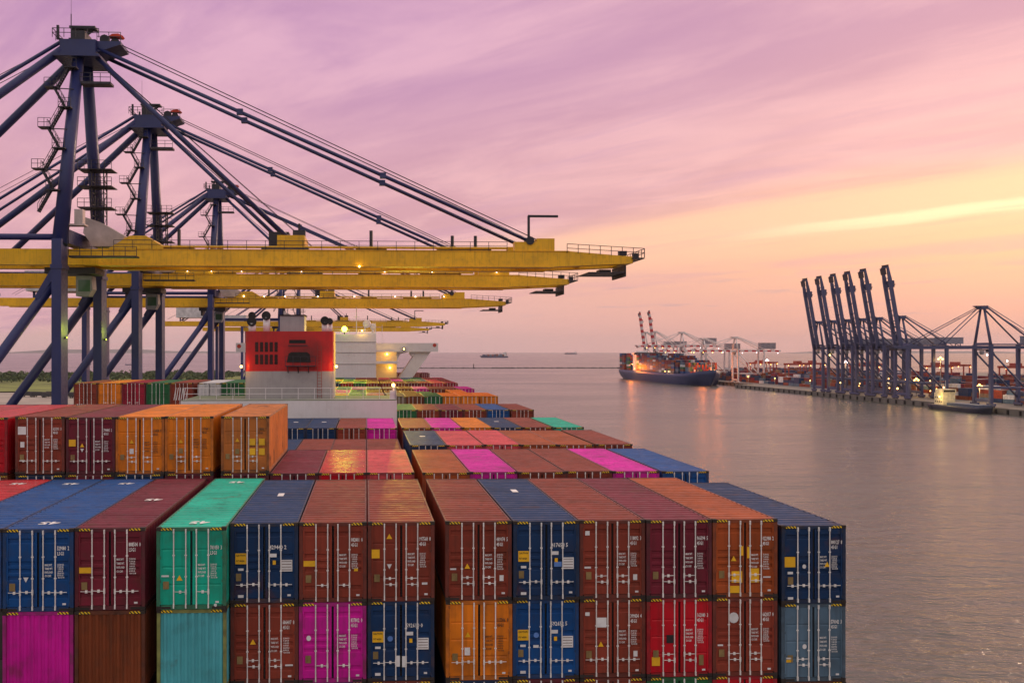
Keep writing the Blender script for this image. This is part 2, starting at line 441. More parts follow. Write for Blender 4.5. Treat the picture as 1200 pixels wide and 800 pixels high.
# ------------------------------------------------------------------ shipping containers
CW, CH, CL = 2.438, 2.896, 12.192
def corr(n, amp, length):
    """trapezoid profile: list of (s, offset)"""
    p = length/n; out = []
    for i in range(n):
        s = i*p; out += [(s, 0), (s+p*.32, 0), (s+p*.5, amp), (s+p*.82, amp)]
    out.append((length, 0)); return out
KIT = {}
def kit(L, H):
    key = (L, H)
    if key in KIT: return KIT[key]
    k = {}; w = CW/2
    mb = MB()                                            # frame: posts, rails, castings
    for sx in (-1, 1):
        for y0, y1 in ((0, .11), (L-.11, L)):
            mb.box(*sorted((sx*w, sx*(w-.12))), y0+.006, y1-.006, .10, H-.10)
        mb.box(*sorted((sx*(w-.004), sx*(w-.07))), .12, L-.12, .02, .17); mb.box(*sorted((sx*(w-.004), sx*(w-.07))), .12, L-.12, H-.09, H-.012)
        for y0 in (0, L-.178):
            for z0 in (0, H-.118): mb.box(*sorted((sx*(w+.004), sx*(w-.162))), y0-.004, y0+.182, z0, z0+.118, 1)
    for y0, y1 in ((.012, .10), (L-.10, L-.012)):
        mb.box(-w+.16, w-.16, y0, y1, .0, .15); mb.box(-w+.16, w-.16, y0, y1, H-.13, H-.006)
    for sx in (-1, 1): mb.box(*sorted((sx*.72, sx*1.05)), .004, .02, .02, .10, 1)   # dark pockets in the sill
    k['frame'] = mb.mesh('frame')
    mb = MB(); pr = corr(int(L/.52), .038, L-.24)       # roof with cross ribs
    for s, o in pr: mb.v += [(-w+.07, .12+s, H-.050+o), (w-.07, .12+s, H-.050+o)]
    for i in range(len(pr)-1): mb.face([2*i, 2*i+1, 2*i+3, 2*i+2])
    k['roof'] = mb.mesh('roof')
    mb = MB(); pr = corr(int(L/.278), .036, L-.22)       # side wall at +x
    for s, o in pr: mb.v += [(w-.045+o, .11+s, .16), (w-.045+o, .11+s, H-.085)]
    for i in range(len(pr)-1): mb.face([2*i, 2*i+2, 2*i+3, 2*i+1])
    k['side_wall'] = mb.mesh('side_wall')
    mb = MB(); pr = corr(9, .045, CW-.24)                 # end wall, facing -y
    for s, o in pr: mb.v += [(-w+.12+s, .065-o, .15), (-w+.12+s, .065-o, H-.13)]
    for i in range(len(pr)-1): mb.face([2*i, 2*i+2, 2*i+3, 2*i+1][::-1][::-1])
    k['end_wall'] = mb.mesh('end_wall')
    for nm, bands in (('five', ((.075,.15),(.385,.45),(.485,.55),(.585,.65),(.83,.90))), ('three', ((.235,.27),(.475,.51),(.715,.75)))):
        mb = MB(); x0, x1 = -.525, .525; z0, z1 = .165, H-.14; T = z1-z0
        prof = [(0, 0)]
        for a, b in bands:
            d = .042 if nm == 'five' else .020
            prof += [(a, 0), (a+.012, d), (b-.012, d), (b, 0)]
        prof.append((1, 0)); prof = [(z1-T*t, o) for t, o in prof]
        for z, o in prof: mb.v += [(x0+.06, .030+o, z), (x1-.06, .030+o, z)]
        for i in range(len(prof)-1): mb.face([2*i, 2*i+2, 2*i+3, 2*i+1])
        mb.box(x0, x0+.06, .012, .07, z0, z1); mb.box(x1-.06, x1, .012, .07, z0, z1)
        for z in (z1-T*.03, z1-T*.36, z1-T*.68, z1-T*.97): mb.box(x0-.035, x0+.03, .004, .03, z-.05, z+.05, 1)
        k['door_'+nm] = mb.mesh('door')
    mb = MB()                                            # gasket strip between the doors
    mb.box(-.012, .012, .036, .06, .165, H-.14); mb.box(-w+.11, -w+.145, .036, .06, .165, H-.14); mb.box(w-.145, w-.11, .036, .06, .165, H-.14)
    k['gasket'] = mb.mesh('gasket')
    def rod(handle):
        mb = MB(); mb.tube((0,-.014,.07), (0,-.014,H-.055), 0.021, 6)
        for z in (.12, H-.13):
            mb.beam((0,-.012,z-.075), (0,-.012,z+.075), .07, .045)
        for z in (.40*H, .66*H): mb.box(-.04, .04, -.028, .012, z-.022, z+.022)
        if handle:
            z, s = handle
            mb.tube((0,-.03,z), (s*.40,-.03,z+.01), .012, 5); mb.box(min(s*.16,s*.24), max(s*.16,s*.24), -.03, .01, z-.05, z+.05); mb.box(-.03, .03, -.03, .0, z-.09, z+.09)
        return mb.mesh('locking_rod')
    k['rod_out'] = rod((.66, -1)); k['rod_in'] = rod((.68, -1)); k['rod_low'] = rod((.62, -1)); k['rod_high'] = rod((.84, 1)); k['rod_plain'] = rod(None); k['rod_r'] = rod((.66, 1))
    mb = MB(); mb.box(0, .38, -.006, .010, 0, .075); k['hazard'] = mb.mesh('hazard_strip')
    # one-piece far container: ribbed shell, doors and rods
    mb = MB(); mb.box(-w, w, .03, L, 0, H-.02, 0)
    for sx in (-1, 1): mb.box(*sorted((sx*w, sx*(w-.12))), 0, .03, 0, H, 1)
    mb.box(-w+.12, w-.12, 0, .03, H-.14, H, 1); mb.box(-w+.12, w-.12, 0, .03, 0, .14, 1); mb.box(-.03, .03, .005, .03, .14, H-.14, 1)
    for x in (-.83, -.30, .30, .83): mb.box(x-.03, x+.03, -.02, .03, .08, H-.06, 2)
    y = .5
    while y < L-.3: mb.box(-w+.08, w-.08, y, y+.16, H-.02, H+.005, 0); y += .55
    y = .3
    while y < L-.3: mb.box(w, w+.02, y, y+.16, .15, H-.1, 0); mb.box(-w-.02, -w, y, y+.16, .15, H-.1, 0); y += .55
    for sx in (-1, 1): mb.box(*sorted((sx*w*.95, sx*w*.60)), -.006, 0, H-.10, H-.05, 3)
    k['far'] = mb.mesh('shipping_container')
    KIT[key] = k; return k
_flip = {}
def flipped(me):
    if me.name not in _flip:
        m2 = me.copy(); m2.transform(Matrix.Scale(-1, 4, (1,0,0))); m2.flip_normals(); _flip[me.name] = m2
    return _flip[me.name]

TEXT = {}
def text_mesh(s, size, spacing=1.0, line=1.0, align='LEFT'):
    key = (s, size, align, round(line, 2))
    if key in TEXT: return TEXT[key]
    c = bpy.data.curves.new('lettering', 'FONT'); c.body = s; c.size = size; c.space_line = line; c.align_x = align
    c.resolution_u = 1; c.extrude = .0015; c.offset = size*.022
    o = bpy.data.objects.new('lettering', c)
    me = bpy.data.meshes.new_from_object(o); me.name = 'lettering'
    bpy.data.objects.remove(o); bpy.data.curves.remove(c); TEXT[key] = me
    return me
def lettering(s, size, x, z, parent, m, y=.004, line=1.0, sx=1.0):
    o = put('lettering', text_mesh(s, size, 1, line), m, parent, (x, y, z), (R(90), 0, 0)); o.scale = (sx, 1, 1)
    if '\n' in s: o['kind'] = 'stuff'
    return o
def _sticker(kind):
    mb = MB()
    if kind == 'tri': mb.prism([(-.5,0),(.5,0),(0,.9)], 'y', 0, .006)
    elif kind == 'down': mb.prism([(-.5,.9),(0,0),(.5,.9)], 'y', 0, .006)
    elif kind == 'round': mb.prism([(.5*math.cos(t*.5236), .5*math.sin(t*.5236)) for t in range(12)], 'y', 0, .006)
    else: mb.box(-.5, .5, 0, .006, 0, 1)
    return mb.mesh('label')
STK = {k: _sticker(k) for k in ('tri', 'down', 'round', 'sq')}
def sticker(name, kind, x, z, w, h, parent, m, y=-.002):
    o = put(name, STK[kind], m, parent, (x, y, z)); o.scale = (w, 1, h); return o

GRP = 'shipping containers stacked on the container ship'
def container(x, y, ztop, color, L=CL, H=CH, front='five', lod=0, number=None, iso='45G1', style=None, extras=(), roofmarks=()):
    k = kit(L, H); z = ztop - H; P = paint(color); F = frame_paint(color)
    yy = y if L == CL else y - .762
    if lod == 2:
        o = put('shipping_container', k['far'], [P, F, STEEL, HAZ], None, (x, yy, z)); return o
    r = empty('shipping_container', (x, yy, z))
    put('frame', k['frame'], [F, mat('casting_steel', (.035,.026,.022), .7, .2, var=.3, dirt=.4)], r)
    put('roof', k['roof'], P, r)
    put('side_wall', k['side_wall'], P, r); put('side_wall', flipped(k['side_wall']), P, r)
    put('end_wall', k['end_wall'], P, r, (0, L, 0), (0, 0, math.pi))
    for sx in (-1.06, .68): put('hazard_strip', k['hazard'], HAZ, r, (sx, 0, H-.10))
    if front == 'end':
        put('end_wall', k['end_wall'], P, r)
        return r
    dl = put('door', k['door_'+front], [P, F], r, (-.565, 0, 0)); dr = put('door', flipped(k['door_'+front]), [P, F], r, (.565, 0, 0))
    put('gasket', k['gasket'], GASKET, r)
    rods = {'A': ('rod_out','rod_in','rod_r','rod_r'), 'B': ('rod_plain','rod_low','rod_plain','rod_low'), 'C': ('rod_high','rod_low','rod_high','rod_low')}[style or 'A']
    for d, xs, rr in ((dl, (-.05, .375), rods[:2]), (dr, (-.385, .035), rods[2:])):
        for x_, k_ in zip(xs, rr): put('locking_rod', k[k_], STEEL, d, (x_, 0, 0))
    if lod == 0:
        tm = DARK_PRINT if 'orange' in color and color != 'rust-orange' else WHITE_PRINT
        if number:
            if isinstance(number, tuple):        # large boxed numbers on the navy containers
                lettering(number[0], .205, -.385, H-.95, dr, WHITE_PRINT, sx=.80)
                sticker('size_code_label', 'sq', -.255, H-1.24, .27, .13, dr, LABELW)
                sticker('weight_label', 'sq', .24, H-1.76, .41, .42, dr, LABELW)
                for q in range(4): sticker('label_line', 'sq', .24, H-1.71+q*.10, .35, .022, dr, DARK_PRINT, -.004)
                sticker('caution_label', 'sq', -.265, H-1.48, .42, .39, dl, CAUTION)
                lettering('CAUTION', .095, -.455, H-1.20, dl, GASKET, -.005, sx=.8); lettering('9\'6" HIGH', .10, -.45, H-1.40, dl, GASKET, -.005, sx=.7)
                sticker('warning_label', 'sq', -.205, H-1.51, .11, .15, dr, CAUTION)
                sticker('label', 'sq', -.28, H-1.72, .20, .085, dl, LABELW); sticker('label', 'sq', -.28, .20, .20, .10, dl, LABELW)
                sticker('label', 'sq', .33, .24, .12, .07, dr, LABELW)
                sticker('data_plate', 'sq', -.36, H-2.09, .19, .27, dl, PLATE)
            else:
                dz = random.uniform(-.16, .08); tz = random.uniform(.92, 1.12)
                lettering(number, .20, .090, H-.70+dz*.6, dr, tm, sx=.52); lettering(iso, .18, .095, H-.88+dz*.6, dr, tm, sx=.62)
                lettering('MAX.WT.\nTARE WT.\nPAYLOAD\nCU.CAP.', .105, -.335, H-1.22+dz, dr, tm, line=1.28*tz, sx=.60)
                lettering('32.500 KG\n71.650 LB\n 3.900 KG\n 8.600 LB\n28.600 KG\n63.050 LB\n 76.4 CU.M', .082, .105, H-1.20+dz, dr, tm, line=.98*tz, sx=.62)
                sticker('data_plate', 'sq', -.32, .72, .20, .27, dl, PLATE); sticker('label', 'sq', .34, .22, .12, .065, dr, LABELW)
        for e in extras:
            nm, kd, door, ex, ez, ew, eh, em = e
            if door == 'l' and abs(ex) < .09: ex += .15
            sticker(nm, kd, ex, ez, ew, eh, dl if door == 'l' else dr, em)
    for t, ry, rx, rot in roofmarks:
        if t: put('roof_marking', text_mesh(t, .75, align='CENTER'), WHITE_PRINT, r, (rx, ry, H-.006), (0, 0, rot))
        else:
            mb = MB(); mb.box(-.13, .13, -.42, .42, 0, .004); mb.build('roof_marking', WHITE_PRINT, r, (rx, ry, H-.010))
    return r

X0, PIT = -4.903, 2.479
def colx(n):
    x = X0 + n*PIT + CW/2
    if n >= 3: x += .373
    if n >= 8: x += .12
    if n <= -2: x -= .373
    if n <= -6: x -= .373
    return x
TOP = ZC - 6.22; TIER = 2.906
ROWY = {1: 36.40, 2: 51.32, 3: 66.24, 4: 81.16, 5: 105.7, 6: 134.6, 7: 149.3, 8: 164.3, 9: 193.7, 10: 208.4, 11: 223.1, 12: 281.0}
ROWNAME = {1: 'fourth row aft of red funnel', 2: 'third row aft of red funnel', 3: 'second row aft of red funnel', 4: 'first row aft of red funnel',
           5: 'first row forward of red funnel', 6: 'second row forward of red funnel', 7: 'third row forward of red funnel', 8: 'fourth row forward of red funnel',
           9: 'fifth row forward of red funnel', 10: 'sixth row forward of red funnel', 11: 'row just aft of white bridge', 12: 'row ahead of white bridge'}
tri = ('warning_triangle', 'tri', 'l')
T_ = lambda x, z, door='l': ('warning_triangle', 'tri', door, x, z, .21, .21, CAUTION)
CA = lambda x=-.29, z=1.31, w=.42, h=.20, door='l': ('caution_label', 'sq', door, x, z, w, h, CAUTION)
WL = lambda x, z, w=.20, h=.07, door='l': ('label', 'sq', door, x, z, w, h, LABELW)
DN = lambda x, z, door='l': ('hazard_diamond', 'down', door, x, z, .18, .2, LABELW)
# row 1: (column, tier) -> spec
ROW1 = {
 (-5,0): dict(color='red', L=13.716, lod=1, roofmarks=[('45', 12.4, .1, math.pi)]),
 (-4,0): dict(color='blue', L=13.716, lod=1, roofmarks=[('45', 12.3, .1, math.pi)]),
 (-3,0): dict(color='blue', L=13.716, number='329080  2', iso='L5G1', extras=[DN(0, 1.02)], roofmarks=[('45', 1.5, .0, math.pi), ('45', 12.3, .2, math.pi)]),
 (-2,0): dict(color='maroon', L=13.716, number='888504  0', iso='L5G1', extras=[CA()], roofmarks=[('45', 7.0, .1, math.pi)]),
 (-1,0): dict(color='teal', L=13.716, front='three', number='781050  3', iso='L5G1', style='B', extras=[T_(.0,1.02), WL(-.35,1.15,.26,.06), ('label','round','r',.28,.14,.11,.11,LABELW)],
              roofmarks=[('45', 1.3, .1, math.pi), ('45', 12.5, .0, math.pi)]),
 (0,0): dict(color='navy', number=('429440 2',), roofmarks=[(None, 7.2, .0, 0)]),
 (1,0): dict(color='brown-red', number='082801  0', style='B', extras=[CA(), CA(.27,1.12,.14,.10,'r')]),
 (2,0): dict(color='brown-red', front='three', number='997568  8', style='C', extras=[T_(-.02,2.28), CA(-.37,1.58,.29,.32), DN(-.02,1.18), WL(.29,.60,.20,.08,'r')]),
 (3,0): dict(color='brown-red', number='489074  5', style='C', extras=[T_(.0,1.16), WL(-.37,1.12,.22,.06), WL(.28,.70,.15,.21,'r')]),
 (4,0): dict(color='navy', number=('417658 5',), extras=[('label','sq','r',-.14,1.22,.28,.18,LABELB)], roofmarks=[(None, 8.0, .0, R(0))]),
 (5,0): dict(color='brown-red', number='118892  3', style='C', extras=[WL(-.37,2.34,.16,.16), WL(-.36,1.12,.24,.07), WL(.28,.68,.15,.21,'r')]),
 (6,0): dict(color='maroon', number='966394  5', style='C'),
 (7,0): dict(color='rust-orange', number='022988  2', style='C', extras=[T_(-.02,1.35), CA(.02,.17,.36,.26), CA(-.22,.55,.34,.52,'r'), CA(.42,1.55,.14,.35), CA(-.43,1.45,.12,.42,'r'), CA(.25,.55,.40,.42), WL(.25,.72,.28,.05,'r')]),
 (8,0): dict(color='navy', number='880127  8', extras=[CA(-.34,1.36,.40,.38), T_(-.06,1.36,'r'), WL(-.33,1.10,.20,.09), WL(-.32,.16,.20,.09), ('label','round','l',.05,1.38,.14,.16,LABELW)]),
 (-3,1): dict(color='magenta', L=13.716, front='end'), (-2,1): dict(color='brown', L=13.716, front='end'), (-1,1): dict(color='light teal', L=13.716, front='end'),
 (0,1): dict(color='brown-red', number='686407  8', style='C', extras=[T_(.0,1.42), WL(.32,.62,.28,.06,'r')]),
 (1,1): dict(color='magenta', number='837802  0', style='B', extras=[('round_label','round','l',-.30,1.62,.17,.19,LABELW)]),
 (2,1): dict(color='navy', number=('592610 0',), extras=[WL(.44,.52,.17,.40), WL(-.44,.50,.17,.40,'r'), ('round_label','round','l',.02,1.54,.2,.2,LABELB)]),
 (3,1): dict(color='orange', front='three', number='117306  8', extras=[T_(.0,1.58), ('label','sq','l',-.02,.92,.2,.28,LABELW)]),
 (4,1): dict(color='blue', number=('592652 5',), extras=[('round_label','round','l',.06,1.60,.2,.2,LABELB), WL(.05,1.14,.20,.10)]),
 (5,1): dict(color='brown-red', number='399834  4', extras=[T_(.12,1.14), WL(.0,1.85,.36,.36), WL(-.38,2.28,.16,.13), WL(.28,.76,.15,.21,'r')]),
 (6,1): dict(color='red', front='three', number='162080  3', style='C', extras=[CA(-.32,.42,.30,.32), ('data_plate','sq','r',.25,.42,.17,.38,PLATE), ('dark_patch','sq','l',.06,1.25,.26,.30,GASKET)]),
 (7,1): dict(color='brown-red', number='662017  0', style='C', extras=[('round_label','round','l',-.02,2.16,.38,.40,LABELW), WL(-.37,1.12,.20,.06)]),
 (8,1): dict(color='grey-blue', front='three', number='570142  3', style='C', extras=[('round_label','round','l',.07,1.30,.16,.18,LABELW), CA(-.38,.72,.18,.10), WL(-.38,.84,.18,.06)]),
}
for n, c in ((-3,'navy'),(-2,'brown'),(-1,'navy'),(0,'maroon'),(1,'blue'),(2,'brown-red'),(3,'navy'),(4,'maroon'),(5,'brown-red'),(6,'green'),(7,'red'),(8,'brown')):
    ROW1[(n,2)] = dict(color=c, lod=1, L=13.716 if n < 0 else CL)
OTHER = {  # row -> list of (column, tier relative to the common top, colour)
 2: [(n, 0, c) for n, c in zip(range(-6, 9), ('brown','navy','maroon','navy','maroon','maroon','maroon','red','pink-red','rust-orange','magenta','brown-red','brown-red','magenta','blue'))] +
    [(-7,-1,'red'),(-6,-1,'red'),(-5,-1,'brown-red'),(-4,-1,'maroon'),(-3,-1,'orange'),(-2,-1,'orange'),(-1,-1,'weathered orange')],
 3: [(n, 0 if n > 2 else .22, c) for n, c in zip(range(-1, 9), ('navy','brown-red','brown-red','brown-red','navy','pink-red','pink-red','rust-orange','rust-orange','brown-red'))],
 4: [(n, 0, c) for n, c in zip(range(-1, 9), ('navy','navy','brown-red','magenta','brown-red','magenta','orange','navy','brown-red','teal'))],
 5: [(n, -1, c) for n, c in zip(range(-10, -3), ('brown-red','orange','crimson','green','brown-red','white','green'))] +
    [(n, 0, c) for n, c in zip(range(3, 9), ('green','brown-red','maroon','brown-red','blue','brown-red'))] + [(n, 0, c) for n, c in zip(range(-10, -3), ('maroon','brown','navy','brown','green','navy','brown'))],
 6: [(n, -.05, c) for n, c in zip(range(-10, 9), ('brown','salmon','maroon','green','brown-red','orange','green','white','navy','yellow','yellow','green','salmon','grey-brown','brown','green','orange','orange','orange'))] ,
 7: [(-1,0,'blue'),(0,0,'magenta'),(1,0,'navy'),(2,0,'brown-red'),(3,.05,'brown-red'),(4,.05,'brown-red'),(5,.1,'green'),(6,.25,'brown'),(7,0,'orange'),(8,.5,'brown')],
 8: [(n, 0, c) for n, c in zip(range(-3, 9), ('navy','green','yellow','green','magenta','grey-brown','brown-red','brown-red','magenta','brown-red','brown-red','magenta'))],
 9: [(n, 0, c) for n, c in zip(range(-4, 9), ('red','brown','green','navy','red','green','crimson','crimson','brown-red','maroon','crimson','pink-red','crimson'))],
 10: [(n, 0, c) for n, c in zip(range(-4, 9), ('brown','red','blue','yellow','green','brown','brown-red','brown-red','magenta','green','grey-blue','pink-red','brown-red'))],
 11: [(n, 0, c) for n, c in zip(range(-4, 9), ('red','green','brown','green','grey-blue','brown-red','brown-red','pink-red','brown-red','grey-blue','green','brown-red','crimson'))],
 12: [(n, 0, c) for n, c in zip(range(-4, 9), ('brown-red','navy','brown','maroon','brown-red','brown','brown','maroon','brown-red','brown-red','brown','brown-red','maroon'))],
}
ALL = []
TIERNAME = {0: 'top tier', 1: 'second tier down', 2: 'third tier down', -1: 'raised tier'}
def add_label(o, row, n, tier, color, look):
    ALL.append((o, row, n, tier, color, look))
def vis(c): return c
for (n, t), sp in ROW1.items():
    sp = dict(sp); sp.setdefault('lod', 0)
    zt = TOP - t*TIER - (.26 if n == 8 else 0) - random.uniform(0, .008)
    o = container(colx(n) + random.uniform(-.009, .009), ROWY[1] + random.uniform(-.045, .045), zt, **sp); o.rotation_euler.z = R(random.uniform(-.06, .06)); add_label(o, 1, n, t, sp['color'], 'doors' if sp.get('front') != 'end' else 'ribbed end')
for row, lst in OTHER.items():
    for n, t, c in lst:
        lod = 1 if row <= 5 else 2
        if row == 2 and (n < -5 and t == 0): lod = 2
        if row == 5 and t == 0 and n < 0: lod = 2
        zt = TOP - t*TIER - random.uniform(0, .04)
        num, ex = None, ()
        if row == 2 and t == -1 and n > -6:
            lod = 0; num = {-5: '621391  3', -4: '790805  2', -3: '116420  8', -2: '117064  1', -1: '118006  7'}[n]
            ex = {-5: (WL(-.32,2.0,.40,.40), WL(-.30,1.35,.20,.28), WL(-.3,.66,.28,.05)), -4: (CA(-.34,1.42,.34,.34), T_(.0,1.38), DN(.0,1.12)), -3: (T_(.0,1.55), ('data_plate','sq','l',.0,1.02,.2,.26,LABELW)), -2: (T_(.0,1.55), ('data_plate','sq','l',.0,1.02,.2,.26,PLATE)),
                  -1: (T_(.02,1.60), CA(-.20,1.42,.30,.34,'r'), CA(.28,1.42,.30,.34,'r'), CA(-.20,.92,.30,.34,'r'), CA(.28,.92,.30,.34,'r'), ('data_plate','sq','l',.02,.98,.2,.26,PLATE))}[n]
        o = container(colx(n) + random.uniform(-.02, .02), ROWY[row] + random.uniform(-.05, .05), zt, c, lod=lod, number=num, extras=ex,
                      front='three' if 'orange' in c else 'five', style=random.choice('ABC'))
        if row in (3, 4) and c == 'navy':
            mb = MB(); mb.box(-.2, .2, -.25, .25, 0, .004); mb.build('roof_marking', WHITE_PRINT, o, (0, 7.0, CH-.010))
        add_label(o, row, n, -1 if t == -1 else round(max(0, t)), c, '')
bykey = {(r, n, t): c for _, r, n, t, c, _ in ALL}
for o, r, n, t, c, look in ALL:
    l, q = bykey.get((r, n-1, t)), bykey.get((r, n+1, t))
    where = f'between {l} and {q}' if l and q else (f'outermost beside {l}' if l else f'beside {q}')
    tn = '' if r > 5 else (', ' + (TIERNAME[t] if not (r == 5 and t == 0) else 'lower level'))
    tag(o, f'{c} container{tn}, {ROWNAME[r]}, {where}', 'container', GRP)

# ------------------------------------------------------------------ the container ship that carries them
SX0, SX1, SCX = -31.6, 18.2, -6.7
def sooted(src):
    m = src.copy(); nt = m.node_tree; L = nt.links.new; b = nt.nodes['Principled BSDF']
    old = b.inputs['Base Color'].links[0].from_socket
    tc = nt.nodes.new('ShaderNodeTexCoord'); mp = nt.nodes.new('ShaderNodeMapping'); L(tc.outputs['Object'], mp.inputs[0])
    mp.inputs['Location'].default_value = (6.1*.42, 0, -(ZC-.15)*.52); mp.inputs['Scale'].default_value = (.42, 0, .52)
    ln = nt.nodes.new('ShaderNodeVectorMath'); ln.operation = 'LENGTH'; L(mp.outputs[0], ln.inputs[0])
    nz = nt.nodes.new('ShaderNodeTexNoise'); nz.inputs['Scale'].default_value = .9; nz.inputs['Detail'].default_value = 6; L(tc.outputs['Object'], nz.inputs[0])
    ad = nt.nodes.new('ShaderNodeMath'); ad.operation = 'ADD'; L(ln.outputs['Value'], ad.inputs[0]); L(nz.outputs[0], ad.inputs[1])
    r = nt.nodes.new('ShaderNodeMapRange'); L(ad.outputs[0], r.inputs[0])
    for i, q in enumerate((.70, 1.45, .60, 0.0)): r.inputs[i+1].default_value = q
    mx = nt.nodes.new('ShaderNodeMix'); mx.data_type = 'RGBA'; L(r.outputs[0], mx.inputs[0]); L(old, mx.inputs[6]); mx.inputs[7].default_value = (.035,.012,.010,1)
    L(mx.outputs[2], b.inputs['Base Color']); return m
def own_ship():
    root = empty('container_ship', (SCX, 30, 0)); loc = (-SCX, -30, 0)
    tag(root, 'large container ship with red funnel and white bridge, loaded with containers, seen along its deck', 'ship')
    B = lambda mb, name, m, par=root: mb.build(name, m, par, loc if par is root else (0,0,0))
    # hull
    mb = MB(); st = []
    half = (SX1-SX0)/2
    for y, w in ((-30,1),(60,1),(200,1),(270,1),(300,.97),(325,.78),(345,.48),(360,.16),(366,.02)):
        st.append((y, half*w))
    prof = ((-8,.80),(-2,.95),(2,1),(12,1),(21.5,1))
    for y, w in st:
        for z, f in prof: mb.v.append((SCX-w*f, y, z))
        for z, f in reversed(prof): mb.v.append((SCX+w*f, y, z))
    n = 10
    for i in range(len(st)-1):
        for j in range(n): mb.face([i*n+j, (i+1)*n+j, (i+1)*n+(j+1) % n, i*n+(j+1) % n], 1 if j == 4 else 0)
    mb.face(list(range(n))); B(mb, 'hull', [HULLM, DECK])
    # hatch covers carrying the stacks
    for row, y in ROWY.items():
        base = TOP - 3*TIER - .06 if row == 1 else TOP - TIER - .12
        mb = MB()
        if row == 1:
            mb.box(SX0+.5, colx(7)+CW/2+.05, y-.9, y+13.1, 21.4, base+.0); mb.box(colx(8)-CW/2, SX1-.1, y-.9, y+13.1, 21.4, base-.26)
        elif row == 3:
            mb.box(SX0+.5, colx(2)+CW/2+.1, y, y+12.2, 21.4, base-.65); mb.box(colx(3)-CW/2-.1, SX1-.1, y, y+12.2, 21.4, base)
        elif row == 7:
            for nn in range(-1, 9):
                t = {3: .05, 4: .05, 5: .1, 6: .25, 8: .5}.get(nn, 0)
                mb.box(colx(nn)-CW/2, colx(nn)+CW/2, y, y+12.2, 21.4, base - t*TIER)
        else:
            mb.box(SX0+.5, SX1-.1, y, y+12.2, 21.4, base + (.05*TIER if row == 6 else 0))
        B(mb, 'hatch_cover', DECK)
    # casing deckhouse under the funnel
    mb = MB(); mb.box(-17.45, 2.93, 95, 104.6, 21.4, ZC-4.70); dh = B(mb, 'deckhouse', SHIPW)
    mb = MB(); mb.box(-17.4, 2.88, 95.05, 104.55, ZC-4.70, ZC-4.62)
    mb.build('deck_plating', mat('green_deck_paint', (.16,.20,.12), .7, dirt=.3), dh)
    mb = MB(); mb.rail((-17.2,95.15,ZC-4.62), (2.8,95.15,ZC-4.62), 1.12, 1.5, .035, 0, 3); mb.rail((2.8,95.15,ZC-4.62), (2.8,104.4,ZC-4.62), 1.12, 1.5, .035, 0, 3)
    for i in range(6): mb.tube((-18.1+i*.22, 95.15, ZC-4.62), (-17.9+i*.22, 95.15, ZC-3.45), .045, 4)
    mb.build('railing', SHIPW, dh)
    # funnel
    fx0, fx1, fy0, fy1, ft, fb, fm = -11.8, -3.17, 98, 104.3, ZC+1.93, ZC-4.62, ZC-1.97
    def rounded(z0, z1, r=.45):
        pts = []
        for cx, cy, a0 in ((fx1-r, fy0+r, -90), (fx1-r, fy1-r, 0), (fx0+r, fy1-r, 90), (fx0+r, fy0+r, 180)):
            for k in range(5): t = R(a0+22.5*k); pts.append((cx+r*math.cos(t), cy+r*math.sin(t)))
        return pts
    mb = MB(); mb.prism(rounded(0,0), 'z', fb, fm); fn = mb.build('funnel', SHIPG, root, loc)
    mb = MB(); mb.prism(rounded(0,0), 'z', fm, ft); mb.build('red_band', sooted(RED), fn)
    slot = MB(); slot.box(-.15, .15, -.02, .05, 0, .95)
    for k in range(3): slot.box(-.17, .17, -.05, .0, .10+k*.32, .15+k*.32)
    sm = slot.mesh('louvre_slot')
    for r_, z in enumerate((ZC-.05, ZC-1.27)):
        for k in range(5): put('louvre_slot', sm, mat('louvre_dark_red', (.035,.008,.008), .7), fn, (-10.65+k*.47, fy0-.012, z-.02))
    mb = MB()
    mb.prism([(-7.75,ZC-1.1),(-7.55,ZC-.25),(-7.3,ZC-.10),(-5.75,ZC-.10),(-5.5,ZC-.3),(-5.4,ZC-1.1)], 'y', fy0-.05, fy0+.05)
    mb.build('exhaust_opening', SOOT, fn)
    mb = MB(); mb.box(-7.5, -5.9, fy0-.03, fy0+.05, ZC+.75, ZC+1.1); mb.build('upper_vent', SOOT, fn)
    mb = MB(); mb.box(-7.8, -4.9, fy0-.9, fy0+.02, ZC-1.50, ZC-1.42); mb.rail((-7.8,fy0-.88,ZC-1.42), (-4.9,fy0-.88,ZC-1.42), .9, .7, .03)
    for x in (-7.6, -6.6, -5.6): mb.beam((x,fy0-.8,ZC-1.5), (x,fy0,ZC-2.1), .08, .08)
    mb.box(-7.6, -5.7, fy0-.12, fy0-.02, ZC+.50, ZC+.58)
    mb.build('service_platform', DKST, fn)
    mb = MB()
    for x in (-4.75, -4.35): mb.tube((x,fy0-.12,ZC-4.6), (x,fy0-.12,ZC+.5), .03, 4)
    for i in range(16): mb.tube((-4.75,fy0-.12,ZC-4.4+i*.3), (-4.35,fy0-.12,ZC-4.4+i*.3), .022, 4)
    mb.build('ladder', mat('dull_red_steel', (.25,.05,.04), .6), fn)
    mb = MB(); mb.box(-8.5, -6.1, 99.2, 102.5, ft, ft+1.55); mb.box(-8.6, -6.0, 99.1, 102.6, ft+1.55, ft+1.66, 1); mb.build('uptake_casing', [SHIPG, SOOT], fn)
